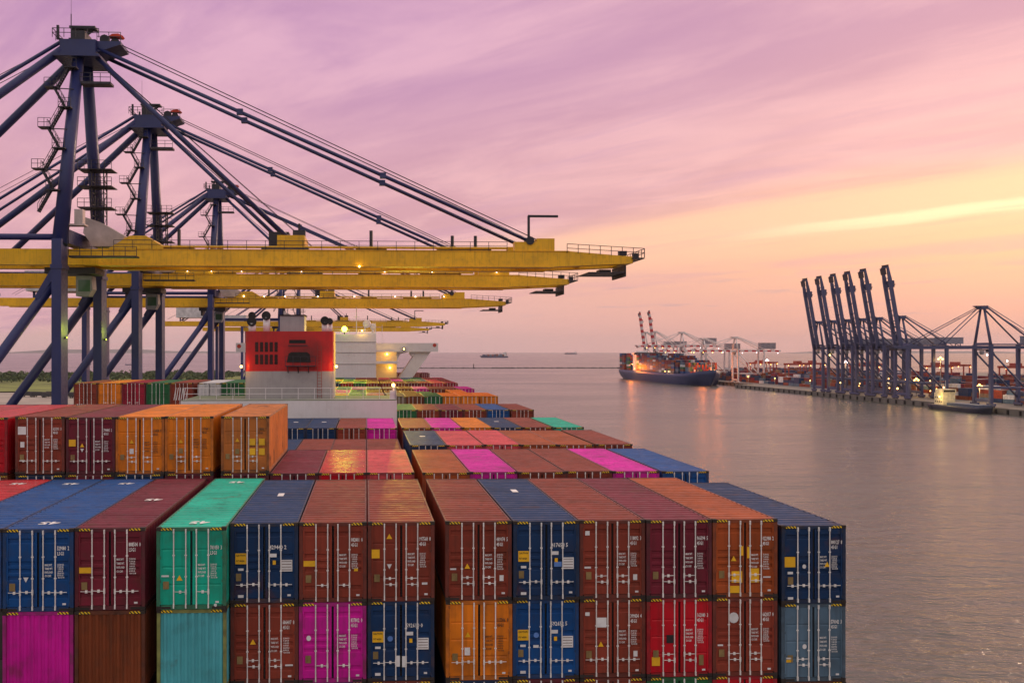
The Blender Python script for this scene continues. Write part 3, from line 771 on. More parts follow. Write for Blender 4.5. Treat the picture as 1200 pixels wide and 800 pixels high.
    for x, y, h, rr in ((-11.2, 99.0, .75, .42), (-9.85, 99.6, 1.35, .40), (-4.05, 99.0, .85, .38), (-3.65, 101.0, .85, .30), (-11.4, 101.0, 1.4, .34)):
        mb = MB(); mb.tube((x,y,ft), (x,y,ft+h-.1), rr*.85, 10, 0); mb.tube((x,y,ft+h-.1), (x,y-.35,ft+h+.25), rr*.85, 10, 0)
        mb.tube((x,y-.35,ft+h+.20), (x,y-.55,ft+h+.22), rr*1.12, 14, 1); mb.build('ventilator', [SHIPW, SOOT], fn)
    for x in (-12.1, -2.9):
        mb = MB(); mb.box(x-.12, x+.12, fy0-.3, fy0, ZC-1.6, ZC-1.4, 0); mb.ball((x, fy0-.35, ZC-1.5), .13, 8, 1); mb.build('flood_lamp', [DKST, L_WARM], fn)
        pl = bpy.data.lights.new('lamp_light', 'POINT'); pl.energy = 38; pl.color = (1,.42,.08); pl.shadow_soft_size = .15
        po = bpy.data.objects.new('lamp_light', pl); COL.objects.link(po); po.location = (x-SCX, fy0-.6-30, ZC-1.5); po.parent = root
    # orange beacon on a post at the corner of the deckhouse
    mb = MB(); mb.tube((2.6,95.5,ZC-4.6), (2.6,95.5,ZC-3.4), .06, 6, 0); mb.prism([(2.25,95.3),(2.9,95.3),(2.75,95.8),(2.4,95.8)], 'z', ZC-4.6, ZC-3.75, 0); mb.ball((2.6,95.4,ZC-3.25), .17, 8, 1)
    mb.build('beacon_post', [SHIPW, L_WARM], root, loc)
    # bridge and accommodation
    by0, by1 = 245.0, 262.0
    mb = MB(); mb.box(-17.2, 2.45, by0, by1, 21.4, ZC+4.1); br = B(mb, 'bridge_block', SHIPW)
    for z in (ZC-3.2, ZC-.4, ZC+2.2): mb = MB(); mb.box(-17.3, 2.55, by0-.12, by0, z, z+.10); mb.build('deck_edge', SHIPG, br)
    mb = MB(); mb.box(2.45, 7.6, by0+3, by1, 21.4, ZC-.2); mb.build('side_house', mat('lamplight_tinted_paint', (.70,.52,.26), .5, var=.05), br)  # yellow lamplight on this house is put into the wall colour
    mb = MB(); mb.box(2.45, 7.9, by0+1.6, by0+4, ZC-3.15, ZC-2.45); mb.build('balcony', SHIPW, br)
    mb = MB(); mb.rail((2.45,by0+1.7,ZC-2.45), (7.9,by0+1.7,ZC-2.45), 1.1, 1.5, .05); mb.build('balcony_railing', SHIPW, br)
    mb = MB(); mb.box(-32.2, 18.0, by0+4, by1-3, ZC-.2, ZC+2.0); wing = mb.build('bridge_wing', SHIPW, br)
    mb = MB(); mb.box(-32.0, 17.8, by1-3.05, by1-2.97, ZC+.7, ZC+1.7); mb.build('window_band', GLASS, br)
    for s, x0, x1, xb in ((1, 12.6, 16.2, .4), (-1, -26.5, -30.1, -14.3)):
        mb = MB()
        mb.prism([(x0, ZC-.2), (x1, ZC-.2), (xb+s*3.2, 22), (xb+s*.2, 22)], 'y', by0+5, by1-5)
        mb.prism([(x0, ZC-.2), (x0-s*1.6, ZC-.2), (x0-s*1.5, ZC-.8), (x0-s*.9, ZC-1.4)], 'y', by0+5, by1-5)
        q = 7.6 if s > 0 else -21.5
        mb.prism([(q, ZC-.2), (q+s*3.2, ZC-.2), (q+s*1.0, ZC-.7), (q, ZC-2.4)], 'y', by0+5, by1-5)
        mb.build('wing_strut', SHIPW, br)
    mb = MB(); mb.prism([(17.1+.45*math.cos(t*.5236), ZC+1.45+.45*math.sin(t*.5236)) for t in range(12)], 'y', by0+3.93, by0+4); mb.build('lifebuoy', mat('lifebuoy_red', (.5,.05,.03), .5), br)
    mb = MB(); mb.prism([(-31.4+.5*math.cos(t*.5236), ZC+1.2+.5*math.sin(t*.5236)) for t in range(12)], 'y', by0+3.93, by0+4); mb.build('lifebuoy', mat('lifebuoy_red', (.5,.05,.03), .5), br)
    mb = MB(); mb.tube((-.3,250,ZC+4.1), (-.3,250,ZC+6.9), .14, 6); mb.ball((.2,250,ZC+6.8), 1.05, 12); mb.ball((1.7,251,ZC+6.2), .8, 12); mb.tube((1.7,251,ZC+4.1), (1.7,251,ZC+5.6), .35, 8)
    mb.box(-1.2, 2.4, 248, 253, ZC+4.1, ZC+4.5); mb.build('satellite_domes', SHIPW, br)
    mb = MB(); mb.tube((-2.4,250,ZC+4.1), (-2.4,250,ZC+11.5), .10, 6); mb.tube((2.3,247,ZC+3), (2.3,247,ZC+7), .08, 5); mb.tube((-3.2,250,ZC+8.5), (-1.6,250,ZC+8.5), .06, 5); mb.tube((4.0,249,ZC+2), (4.0,249,ZC+6.5), .06, 5)
    mb.rail((-8.5,by0+.2,ZC+4.1), (2.4,by0+.2,ZC+4.1), 1.1, 2, .05); mb.build('mast', SHIPW, br)
    for x, y, z in ((5.2, by0+2.6, ZC-.75), (5.9, by0+2.6, ZC-4.15), (-1.0, by0-.3, ZC+5.0)):
        mb = MB(); mb.ball((x,y,z), .22, 8); mb.build('deck_lamp', L_YEL, br)
        pl = bpy.data.lights.new('lamp_light', 'POINT'); pl.energy = 130; pl.color = (1,.55,.08); pl.shadow_soft_size = .25
        po = bpy.data.objects.new('lamp_light', pl); COL.objects.link(po); po.location = (x-SCX, y-.6-30, z); po.parent = root
    # big yellow-green floodlight on the bridge roof
    mb = MB(); mb.tube((-5.3,by0+.6,ZC+4.1), (-5.3,by0+.6,ZC+5.2), .15, 6, 0); mb.box(-5.9, -4.7, by0+.2, by0+.8, ZC+4.9, ZC+5.9, 0); mb.ball((-5.3, by0, ZC+5.4), .68, 12, 1)
    mb.build('floodlight', [DKST, L_GREEN], br)
    pl = bpy.data.lights.new('floodlight_light', 'SPOT'); pl.energy = 130000; pl.color = (.86,1.0,.04); pl.shadow_soft_size = .45; pl.spot_size = R(25.6); pl.spot_blend = .6
    po = bpy.data.objects.new('floodlight_light', pl); COL.objects.link(po); po.location = (-5.3-SCX, by0-1.2-30, ZC+5.4); po.rotation_euler = (R(74.4), 0, R(180+2)); po.parent = root
    # amber floodlight under the bridge wing, shining aft over the stacks
    mb = MB(); mb.box(9.0, 9.8, by0+3.6, by0+4.0, ZC+.2, ZC+.8, 0); mb.ball((9.4, by0+3.5, ZC+.5), .18, 8, 1); mb.build('wing_floodlight', [DKST, L_YEL], br)
    pl = bpy.data.lights.new('wing_floodlight_light', 'SPOT'); pl.energy = 110000; pl.color = (1,.70,.04); pl.shadow_soft_size = .3; pl.spot_size = R(22); pl.spot_blend = .6
    po = bpy.data.objects.new('wing_floodlight_light', pl); COL.objects.link(po); po.location = (9.4-SCX, by0+3.2-30, ZC+.5); po.rotation_euler = (R(86), 0, R(180)); po.parent = root
own_ship()

# ------------------------------------------------------------------ ship-to-shore gantry cranes
def sts_crane(name, loc, rz, C, G=29.5, S=18.3, zb=47.4, gh=2.0, out=71.5, back=22.0, apex=76.4, raised=None, detail=1, legw=(1.15,2.7), gy=3.2, hh=4.6):
    """local +x points at the water; origin at quay level under the seaside legs. C: dict of materials"""
    r = empty(name, loc, rz); h = S/2; zt = zb+gh; lw, ld = legw
    bm, gm, dm = C['leg'], C['girder'], C['dark']
    def leg(x, sy):
        mb = MB(); mb.prism([(x-lw/2, sy*h-ld/2), (x+lw/2, sy*h-ld/2), (x+lw/2, sy*h+ld/2), (x-lw/2, sy*h+ld/2)], 'z', 2.4, zt+.6)
        mb.box(x-lw/2-.15, x+lw/2+.15, sy*h-ld/2-.1, sy*h+ld/2+.1, zb-1.0, zb-.5)
        o = mb.build('leg', bm, r)
        mb = MB(); mb.box(x-.7, x+.7, sy*h-4.2, sy*h+4.2, .9, 2.4)
        for k in range(4):
            mb.tube((x-.35, sy*h-3.3+k*2.2, .45), (x+.35, sy*h-3.3+k*2.2, .45), .45, 10, 1)
        mb.build('bogie', [bm, dm], o)
    for x in (0, -G):
        for sy in (-1, 1): leg(x, sy)
    for x in (0, -G):
        mb = MB(); mb.box(x-.6, x+.6, -h+ld/2, h-ld/2, 3.2, 5.2); mb.build('sill_beam', bm, r)
        mb = MB(); mb.box(x-.7, x+.7, -h+ld/2, h-ld/2, zt+.3, zt+2.0); mb.build('cross_beam', bm, r)
    for sy in (-1, 1):
        mb = MB(); mb.tube((-.3, sy*h, zb-2.0), (-G+.3, sy*h, 5.5), .62, 12); mb.build('diagonal_brace', bm, r)
        mb = MB(); mb.tube((-.4, sy*h, zt+.9), (-G+.4, sy*h, zt+.9), .38, 10); mb.build('tie_beam', bm, r)
        mb = MB(); mb.tube((-.4, sy*h, 12.5), (-G+.4, sy*h, 12.5), .55, 10); mb.build('portal_beam', bm, r)
        mb = MB(); mb.beam((0,sy*h,zb-.5), (-2.6,sy*h,zb-4.6), 1.5, .9, 0, 1.2, .6); mb.build('gusset', bm, r)
        # A-frame mast
        mb = MB(); mb.tube((0, sy*h, zt), (.2, sy*1.9, apex-2), .95, 14, 0, .72); mb.build('mast_leg', bm, r)
        mb = MB(); mb.tube((-1.0, sy*2.2, apex-.8), (-G, sy*h, zt+1.6), .55, 10); mb.build('backstay', bm, r)
        mb = MB(); mb.tube((-1.8, sy*1.6, apex), (-G-back*.62, sy*gy, zt+.4), .24, 8); mb.build('rear_tie_bar', bm, r)
    # apex platform
    mb = MB(); mb.box(-1.9, 2.6, -2.9, 2.9, apex-2.2, apex-.2); mb.prism([(2.6,apex-1.6),(5.6,apex-.6),(5.6,apex-.2),(2.6,apex-.2)], 'y', -2.2, 2.2)
    mb.box(-2.6, 3.2, -3.6, 3.6, apex-2.5, apex-2.2)
    ap = mb.build('apex_head', bm, r)
    if detail:
        mb = MB(); mb.box(-.9, .9, -1.6, 1.6, apex-.2, apex+1.3); mb.beam((0,0,apex+1), (0,0,apex+2), .4, .4); mb.box(-1.3, 2.0, -.9, .9, apex+1.9, apex+2.15); mb.beam((-.9,0,apex+1.2), (-.5,0,apex+2.0), .3, .3); mb.beam((.6,0,apex+1.2), (1.7,0,apex+2.0), .3, .3)
        for x, y in ((-2.2,-2.6),(-2.2,2.6)): mb.box(x-.15, x+.15, y-.15, y+.15, apex-.2, apex+1.6); mb.beam((x,y,apex), (0,0,apex), .12, .12)
        mb.tube((-1.0,-1.0,apex), (-1.0,-1.0,apex+3.6), .07, 5); mb.tube((-1.0,-1.0,apex+3.6), (-1.0,-1.0,apex+6.0), .025, 4)
        for x, y in ((3.4,-1.4),(3.4,1.4),(4.4,0)): mb.tube((x,y-.3,apex+.2), (x,y+.3,apex+.2), .62, 10); mb.beam((x,y,apex-.2), (x,y,apex+.2), .2, .5); mb.beam((0,0,apex-.15), (x,y,apex-.15), .1, .1)
        mb.build('sheave_frame', dm, ap)
        mb = MB()
        for a, b in (((-2.6,-3.6),(3.2,-3.6)), ((-2.6,3.6),(3.2,3.6)), ((-2.6,-3.6),(-2.6,3.6)), ((2.6,-2.2),(5.6,-2.2))): mb.rail((*a, apex-.2), (*b, apex-.2), 1.15, 1.4, .05)
        mb.build('apex_railing', dm, ap)
        mb = MB(); mb.prism([(3.6,apex+.9),(4.1,apex+1.25),(4.9,apex+1.3),(5.5,apex+1.0),(5.3,apex+.8)], 'y', -.6, .5); mb.build('red_awning', mat('red_canvas', (.55,.05,.02), .7), ap)
        for dz in (-6.0,):
            mb = MB(); mb.box(.8, 4.6, -3.4, -1.6, apex+dz, apex+dz+.3); mb.rail((.8,-3.4,apex+dz+.3), (4.6,-3.4,apex+dz+.3), 1.1, 1.2, .045); mb.build('mast_platform', dm, r)
        # zig-zag stairs up the near mast
        mb = MB(); z = zt+4.0; k = 0; x0 = -2.2
        while z < apex-6:
            t = (z-zt)/(apex-2-zt); yy = -(h + (1.9-h)*t) - .4; xx = x0 + 1.2*t
            z2 = z+2.7
            s = 1 if k % 2 else -1
            a, b = Vector((xx+s*.75, yy, z)), Vector((xx-s*.75, yy, z2))
            for off in (-.35, .35):
                mb.beam(a+Vector((0,off,0)), b+Vector((0,off,0)), .07, .22)
                mb.tube(a+Vector((0,off,1)), b+Vector((0,off,1)), .04, 4)
                for q in range(4): p = a.lerp(b, q/3)+Vector((0,off,0)); mb.tube(p, p+Vector((0,0,1)), .035, 4)
            for q in range(9): p = a.lerp(b, (q+.5)/9); mb.box(p.x-.13, p.x+.13, p.y-.35, p.y+.35, p.z-.03, p.z+.03)
            mb.box(b.x-.75-.3*s, b.x+.75-.3*s, yy-.6, yy+.9, z2-.08, z2+.04); mb.rail((b.x-.75-.3*s,yy-.6,z2), (b.x+.75-.3*s,yy-.6,z2), 1.1, .75, .04); mb.tube((b.x,yy,z2-.1), (xx+1.6,yy+.4,z2-.1), .08, 4)
            z = z2; k += 1
        mb.build('stairway', dm, r)
        # lattice lift tower beside the far mast
        mb = MB(); x0, y0, w = .9, 1.5, 1.6; z0, z1 = zt+2, zt+11
        cs = ((x0,y0),(x0+w,y0),(x0+w,y0+w),(x0,y0+w))
        for c in cs: mb.beam((*c, z0), (*c, z1), .14, .14)
        z = z0; i = 0
        while z < z1-.1:
            for q in range(4):
                a, b = cs[q], cs[(q+1) % 4]
                mb.tube((*a, z), (*b, z), .05, 4); mb.tube((*(a if i % 2 else b), z), (*(b if i % 2 else a), z+1.5), .04, 4)
            z += 1.5; i += 1
        for z in (z1, z1-2.2, z1-5.0):
            mb.box(x0-1.6, x0+w+1.2, y0-.8, y0+w+.8, z-.1, z); mb.rail((x0-1.6,y0-.8,z), (x0+w+1.2,y0-.8,z), 1.1, .9, .045)
        mb.build('lattice_tower', dm, r)
        # pale hinge hood and ladder cabin by the near leg
        mb = MB(); mb.prism([(.9,zt+2.2),(1.2,zt+4.2),(3.0,zt+3.6),(6.2,zt+1.8),(5.2,zt+.5),(2.2,zt+.4)], 'y', -2.4, 2.4)
        mb.build('hinge_hood', C['pale'], r)
        mb = MB(); mb.box(1.5, 2.5, -h+.8, -h+2.0, zt+2.6, zt+4.4); mb.box(.5, 2.8, -h+.6, -h+2.2, zt+2.4, zt+2.6); mb.build('ladder_cabin', C['pale'], r)
        mb = MB(); mb.box(.8, 9.0, -h+.8, -h+2.4, zb+.55, zb+.75); mb.rail((.8,-h+.8,zb+.75), (9.0,-h+.8,zb+.75), 1.1, 1.4, .05)
        mb.build('hinge_platform', dm, r)
        mb = MB(); mb.prism([(4.4,zt),(7.2,zt+1.7),(9.2,zt+1.7),(11.4,zt+.3),(11.4,zt)], 'y', -gy-.9, gy+.9); mb.build('hinge_bracket', gm, r)
        # ropes
        mb = MB()
        for y in (-1.2, 1.2):
            mb.tube((5.5,y,apex-.4), (59.5,y,zt+1.8), .075, 4); mb.tube((2,y*.6,apex-1.5), (30,y,zt+.8), .05, 4); mb.tube((-2.6,y,apex-.4), (-G-20,y,zt+1), .05, 4)
        mb.build('hoist_rope', dm, r)
    # fixed landside girder
    for sy in (-1, 1):
        mb = MB(); mb.box(-G-back, 3.2, sy*gy-.75, sy*gy+.75, zb, zt); mb.build('girder', gm, r)
    mb = MB(); mb.box(-.3, .3, -gy+.75, gy-.75, .4, gh-.3); tme = mb.mesh('girder_tie')
    for x in range(int(-G-back)+2, 2, 7): put('girder_tie', tme, gm, r, (x, 0, zb))
    mb = MB(); mb.box(-G-15.5, -G+1.5, -4.8, 4.8, zt+1.6, zt+1.6+hh, 0); mb.box(-G-15.7, -G+1.7, -5, 5, zt+1.6+hh, zt+1.9+hh, 0)
    for x in (-G-14, -G-.5):
        for y in (-3.2, 3.2): mb.box(x-.25, x+.25, y-.25, y+.25, zt, zt+1.6, 1)
    mb.build('machinery_house', [C['house'], bm], r)
    # trolley and cab
    mb = MB(); mb.box(-4, 2.4, -gy+.9, gy-.9, zb-1.0, zb-.2); mb.box(-3.6, -3.2, -2, 2, zb-2.2, zb-1); tr = mb.build('trolley', dm, r)
    mb = MB(); mb.prism([(-.4,zb-3.8),(1.2,zb-3.8),(1.7,zb-2.9),(1.6,zb-1.2),(-.4,zb-1.2)], 'y', -1.0, 1.0, 0); cb = mb.build('operator_cab', [C['cab']], tr)
    mb = MB(); mb.box(-.1, 1.4, -1.03, -1.0, zb-3.2, zb-1.7); mb.build('cab_window', mat('cab_glass', (.05,.10,.06), .15), cb)
    # boom: built flat from its hinge, then raised or not
    bl = out-3.2
    b = empty('boom', (3.2, 0, zb), 0, r)
    if raised: b.rotation_euler = (0, -raised, 0)
    for sy in (-1, 1):
        mb = MB(); tp = bl-8
        mb.prism([(0,0),(tp-2,0),(bl,.45),(bl,gh-.65),(tp,gh),(0,gh)], 'y', sy*gy-.75, sy*gy+.75); mb.box(0, tp-2.2, sy*gy-.92, sy*gy+.92, -.10, .04); mb.box(0, tp-.2, sy*gy-.86, sy*gy+.86, gh-.03, gh+.05); mb.build('boom_girder', gm, b)
    mb = MB(); mb.box(-.3, .3, -gy+.75, gy-.75, .5, gh-.4); tme = mb.mesh('boom_tie'); x = 5.0
    while x < bl-2: put('boom_tie', tme, gm, b, (x, 0, 0)); x += 8.2
    mb = MB(); mb.box(bl-1.0, bl+.2, -gy-.6, gy+.6, .5, gh-.7); mb.build('end_tie', gm, b)
    mb = MB(); mb.box(bl, bl+1.6, -gy-1.0, gy+1.0, gh-.95, gh-.8); mb.rail((bl-8.5,-gy-.9,gh-.2), (bl+1.6,-gy-.9,gh-.75), 1.15, 1.4, .05); mb.rail((bl+1.6,-gy-1,gh-.8), (bl+1.6,gy+1,gh-.8), 1.15, 1.5, .05)
    mb.box(bl-5.5, bl-.6, -gy-.2, gy+.2, -.75, -.62); mb.box(bl-.8, bl-.6, -gy-.2, gy+.2, -1.2, .3); mb.box(bl-3.5, bl-2, -1, 1, -.62, -.1); mb.box(bl-1.6, bl-.6, -gy-.6, -gy+.2, gh-.5, gh+.1); mb.box(bl+.2, bl+.9, -gy-.6, -gy, gh-.8, gh-.2)
    mb.build('tip_platform', dm, b)
    an = bl - 13.3 if not raised else bl-14
    mb = MB(); mb.box(an+.9, an+3.2, -gy-.7, gy+.7, gh, gh+1.65, 0); mb.box(an-2.0, an+1.2, -gy-.72, -gy+.72, gh, gh+1.2, 0); mb.box(an-2.0, an+1.2, gy-.72, gy+.72, gh, gh+1.2, 0)
    for sy in (-1, 1): mb.tube((an,sy*gy-.9,gh+1.35), (an,sy*gy+.9,gh+1.35), .55, 10, 1)
    mb.build('stay_anchor', [gm, dm], b)
    if detail:
        mb = MB(); mb.rail((2,-gy-.9,gh), (an-3,-gy-.9,gh), 1.15, 2.4, .045); mb.tube((2,-gy-.65,gh+.35), (an-3,-gy-.65,gh+.35), .16, 6, 1); mb.build('boom_railing', [dm, gm], b)
        mb = MB(); mb.beam((an+.3,-1,gh), (an+.3,-1,gh+4.9), .3, .3); mb.beam((an+.2,-1,gh+4.9), (an+4.2,-1,gh+4.9), .3, .3); mb.build('davit', dm, b)
        for x in (10, 34.5, an-7, an-10):
            mb = MB(); mb.box(x-2, x+2, -gy-.6, -gy+.6, gh, gh+.22); mb.tube((x,-gy,gh), (x,-gy,gh+(2.6 if x < an-10 else 2.0)), .22, 6); mb.build('stay_post', dm, b)
        mb = MB(); mb.box(20.5, 26.5, -gy-.8, gy+.8, gh, gh+.3, 0); mb.box(22.5, 26, -gy-.6, gy+.6, gh+.3, gh+1.9, 1); mb.box(21.2, 23.8, -1.4, 1.4, gh+.3, gh+2.6, 0); mb.tube((25.2,-2,gh+1.9), (25.2,-2,gh+3.6), .15, 5, 0); mb.box(24.4,26,-2.6,-1.4,gh+1.9,gh+2.7,0); mb.build('winch', [dm, gm], b)
    # forestays
    for sy in (-1, 1):
        if not raised:
            mb = MB(); mb.tube((2.4, sy*2.0, apex-1.0), (3.2+an, sy*gy, zt+1.4), .25, 8)
            for q in (.33, .66): p = Vector((2.4,sy*2,apex-1)).lerp(Vector((3.2+an,sy*gy,zt+1.4)), q); mb.box(p.x-.4, p.x+.4, p.y-.33, p.y+.33, p.z-.36, p.z+.36)
            mb.build('forestay', bm, r)
            mb = MB(); mb.tube((1.8, sy*2.2, apex-1.6), (3.2+25.0, sy*gy, zt+.6), .28, 8); mb.build('inner_forestay', bm, r)
        else:
            e = b.matrix_basis @ Vector((bl*.42, sy*gy, gh))
            mb = MB(); mb.tube((2.4, sy*2, apex-1), e, .22, 6); mb.build('forestay', bm, r)
    return r
CABM = mat('cab_grey_paint', (.22,.22,.24), .5)
CN = dict(leg=NAVY, cab=CABM, girder=YEL, dark=DKST, pale=mat('pale_machine_paint', (.50,.42,.40), .5), house=mat('machinery_house_paint', (.60,.58,.58), .5))
def boom_lamps(r, xs, m, zb=47.4, y=-4.3, z=.5, size=.22):
    boom = [c for c in r.children if c.name.startswith('boom') and c.type == 'EMPTY'][0]
    for x in xs:
        mb = MB(); mb.ball((x, y, z), size, 6); mb.build('boom_lamp', m, boom)
QX = -37.05
c1 = sts_crane('gantry_crane', (QX, 132.0, QZ), 0, CN)
GC = 'blue and yellow quay cranes above the container ship'
cranes = [c1]
for y in (172.8, 250.0, 441.0, 550.0):
    c = copy_tree(c1); c.location = (QX, y, QZ); cranes.append(c)
for c, w in zip(cranes, ('whose big boom passes above the other yellow ones', 'second in its row', 'third in its row',
                         'fourth in its row', 'last in its row')):
    tag(c, 'blue quay crane with lowered yellow boom, ' + w, 'crane', GC)
boom_lamps(cranes[1], (4, 8, 13, 23, 37, 45, 56), L_PINK, size=.10, z=2.5); boom_lamps(cranes[2], (4, 9, 14, 22, 31, 41, 46, 53), L_PINK, size=.13, z=2.5)
boom_lamps(cranes[0], (33,), L_YEL, size=.14, z=-.1)
for x in (-.5, 6): pass

# added lamps, no visible source, throwing a yellow-green patch on the legs
for sy in (-1, 1):
    mb = MB(); mb.box(.58, .85, -.2, .2, 0, .25, 0); mb.ball((.87, 0, .12), .05, 8, 1)
    mb.build('added_leg_lamp', [DKST, L_GREEN], cranes[0], (0, sy*9.15, ZC+1.5-QZ))
    pl = bpy.data.lights.new('added_leg_patch_light', 'POINT'); pl.energy = 420; pl.color = (.80,1,.05); pl.shadow_soft_size = .1
    po = bpy.data.objects.new('added_leg_patch_light', pl); COL.objects.link(po); po.location = (2.3, sy*9.15+1.0, ZC+2.6-QZ); po.parent = cranes[0]

# ------------------------------------------------------------------ cranes across the basin
NAVY2 = mat('far_crane_paint', (.055,.066,.15), .5, var=.15, scale=.1)
CF = dict(leg=NAVY2, cab=CABM, girder=NAVY2, dark=DKST, pale=NAVY2, house=mat('grey_blue_house', (.20,.21,.28), .5))
f1 = sts_crane('gantry_crane', (406, 878, QZ), math.pi, CF, G=30, S=17.5, zb=38.0, gh=2.4, out=66, back=20, apex=63.5, raised=R(80), detail=0, legw=(2.0,2.2), gy=4.0)
fl = [f1]
for y in (850, 824, 799, 773, 739):
    c = copy_tree(f1); c.location = (406, y, QZ); fl.append(c)
for k, c in enumerate(fl):
    tag(c, ('dark blue quay crane, boom raised, ' + ('end one towards moored ship', 'second raised one from the moored ship', 'third raised one from the moored ship', 'fourth raised one from the moored ship',
        'fifth raised one from the moored ship', 'next to lowered-boom crane')[k]), 'crane', 'raised cranes on the opposite quay')
for y, lb in ((639, 'dark blue quay crane with lowered boom behind the small feeder vessel'), (596, 'dark blue quay crane with lowered boom, furthest from the raised row')):
    pass
g1 = sts_crane('gantry_crane', (406, 639, QZ), math.pi, CF, G=30, S=17.5, zb=38.0, gh=2.0, out=62, back=22, apex=66.5, raised=None, detail=0, legw=(2.0,2.2))
tag(g1, 'dark blue quay crane with lowered boom behind the small feeder vessel', 'crane', 'lowered cranes on the opposite quay')
WHT = mat('white_crane_paint', (.62,.58,.58), .5); RW = mat('red_white_boom_paint', (.66,.62,.62), .5, stripes=('x', 9.0, (.50,.02,.03)))
CWH = dict(leg=WHT, cab=CABM, girder=RW, dark=DKST, pale=WHT, house=mat('grey_house', (.24,.22,.25), .5))
w1 = sts_crane('gantry_crane', (425, 1325, QZ), math.pi, CWH, G=30, S=17, zb=42, gh=2.2, out=62, back=22, apex=62.5, raised=None, detail=0, legw=(1.5,1.9), hh=8)
ws = [w1]
for y in (1240, 1131):
    c = copy_tree(w1); c.location = (425, y, QZ); c.scale = (1, 1, .85); ws.append(c)
w4 = sts_crane('gantry_crane', (425, 1500, QZ), math.pi, CWH, G=30, S=17, zb=42, gh=2.2, out=56, back=20, apex=66, raised=R(82), detail=0, legw=(1.5,1.9)); ws.append(w4)
w5 = copy_tree(w4); w5.location = (425, 1450, QZ); ws.append(w5)
for c, w in zip(ws, ('lowered over the blue ship middle', 'lowered over the blue ship forepart', 'lowered ahead of the blue ship bow', 'raised, furthest from the ship bow', 'raised, nearer the bow')):
    tag(c, 'white quay crane with red and white boom ' + w, 'crane', 'white cranes by the moored ship')
def add_lamps(r, pts, m, size=.5):
    for p in pts:
        mb = MB(); mb.ball(p, size, 8); mb.build('work_lamp', m, r)
for k, c in enumerate(fl): add_lamps(c, [(-6-3*k % 11, -3, 9.0), (-20, 4, 14), (-26, -6, 6)][k % 2:], L_WARM, .38)
add_lamps(fl[5], [(.9, -4, 8), (-30, 5, 9)], L_WARM, .6); add_lamps(fl[1], [(3, 0, 33), (-6, 3, 31)], L_YEL, .6)
add_lamps(g1, [(.8, 6, 34), (-14, 4, 30)], L_PINK, .5)
for c in ws[:3]: add_lamps(c, [(14+11*i, -4.5, 41) for i in range(4)], L_WARM, .4); add_lamps(c, [(-24, 3, 41), (-50, 0, 40)], L_PINK, .4)
add_lamps(ws[3], [(6*i, -4.6, 44.5) for i in range(-6, 2)], L_PINK, .45)

# ------------------------------------------------------------------ ships
def loft_hull(L, B, zk, zd, flare=.35):
    """bow at y=0, stern at y=L; returns MB"""
    mb = MB(); st = [(0,.0,1.42),(.012,.12,1.40),(.03,.28,1.36),(.06,.52,1.28),(.10,.75,1.14),(.15,.92,1.02),(.22,1,1),(.80,1,1),(.92,.97,1),(1,.90,1)]
    zs = [0, .12, .3, .5, .75, 1.0]
    for t, w, hz in st:
        y = t*L
        for k, q in enumerate(zs):
            z = zk + (zd*hz-zk)*q
            ww = w*B/2*(1 - (1-q)**1.6*(flare if .0 < t < .16 else .05)) if t < .9 else w*B/2*(1-(1-q)**2*.35)
            yy = y + (1-q)**1.3*L*.055*(1 if t < .1 else 0) - ((1-q)**1.5*L*.02 if t > .95 else 0)
            mb.v.append((-max(ww,.15), yy, z))
    n = len(zs); m = len(st)
    for i in range(m):
        for k in range(n): x, y, z = mb.v[i*n+k]; mb.v.append((-x, y, z))
    o = m*n
    for i in range(m-1):
        for k in range(n-1):
            a, b = i*n+k, (i+1)*n+k; mt = 1 if k == 0 else 0
            mb.face([a, a+1, b+1, b], mt, True); mb.face([o+a, o+b, o+b+1, o+a+1], mt, True)
        mb.face([i*n+n-1, o+i*n+n-1, o+(i+1)*n+n-1, (i+1)*n+n-1], 2)
    for k in range(n-1):
        a = (m-1)*n+k; mb.face([a, a+1, o+a+1, o+a]); mb.face([k, o+k, o+k+1, k+1])
    return mb
BOOT = mat('boot_topping_red', (.16,.03,.025), .6, dirt=.3)
HULL2 = mat('blue_hull_paint', (.013,.032,.11), .45, var=.1, streak=.2)
simple = MB(); simple.box(-CW/2, CW/2, 0, CL, 0, CH-.01)
for q in range(20): simple.box(CW/2, CW/2+.03, .3+q*.59, .55+q*.59, .15, CH-.15); simple.box(-CW/2-.03, -CW/2, .3+q*.59, .55+q*.59, .15, CH-.15)
for q in range(4): simple.box(-.9+q*.53, -.82+q*.53, -.04, 0, .1, CH-.1)
SIMPLE = simple.mesh('shipping_container')
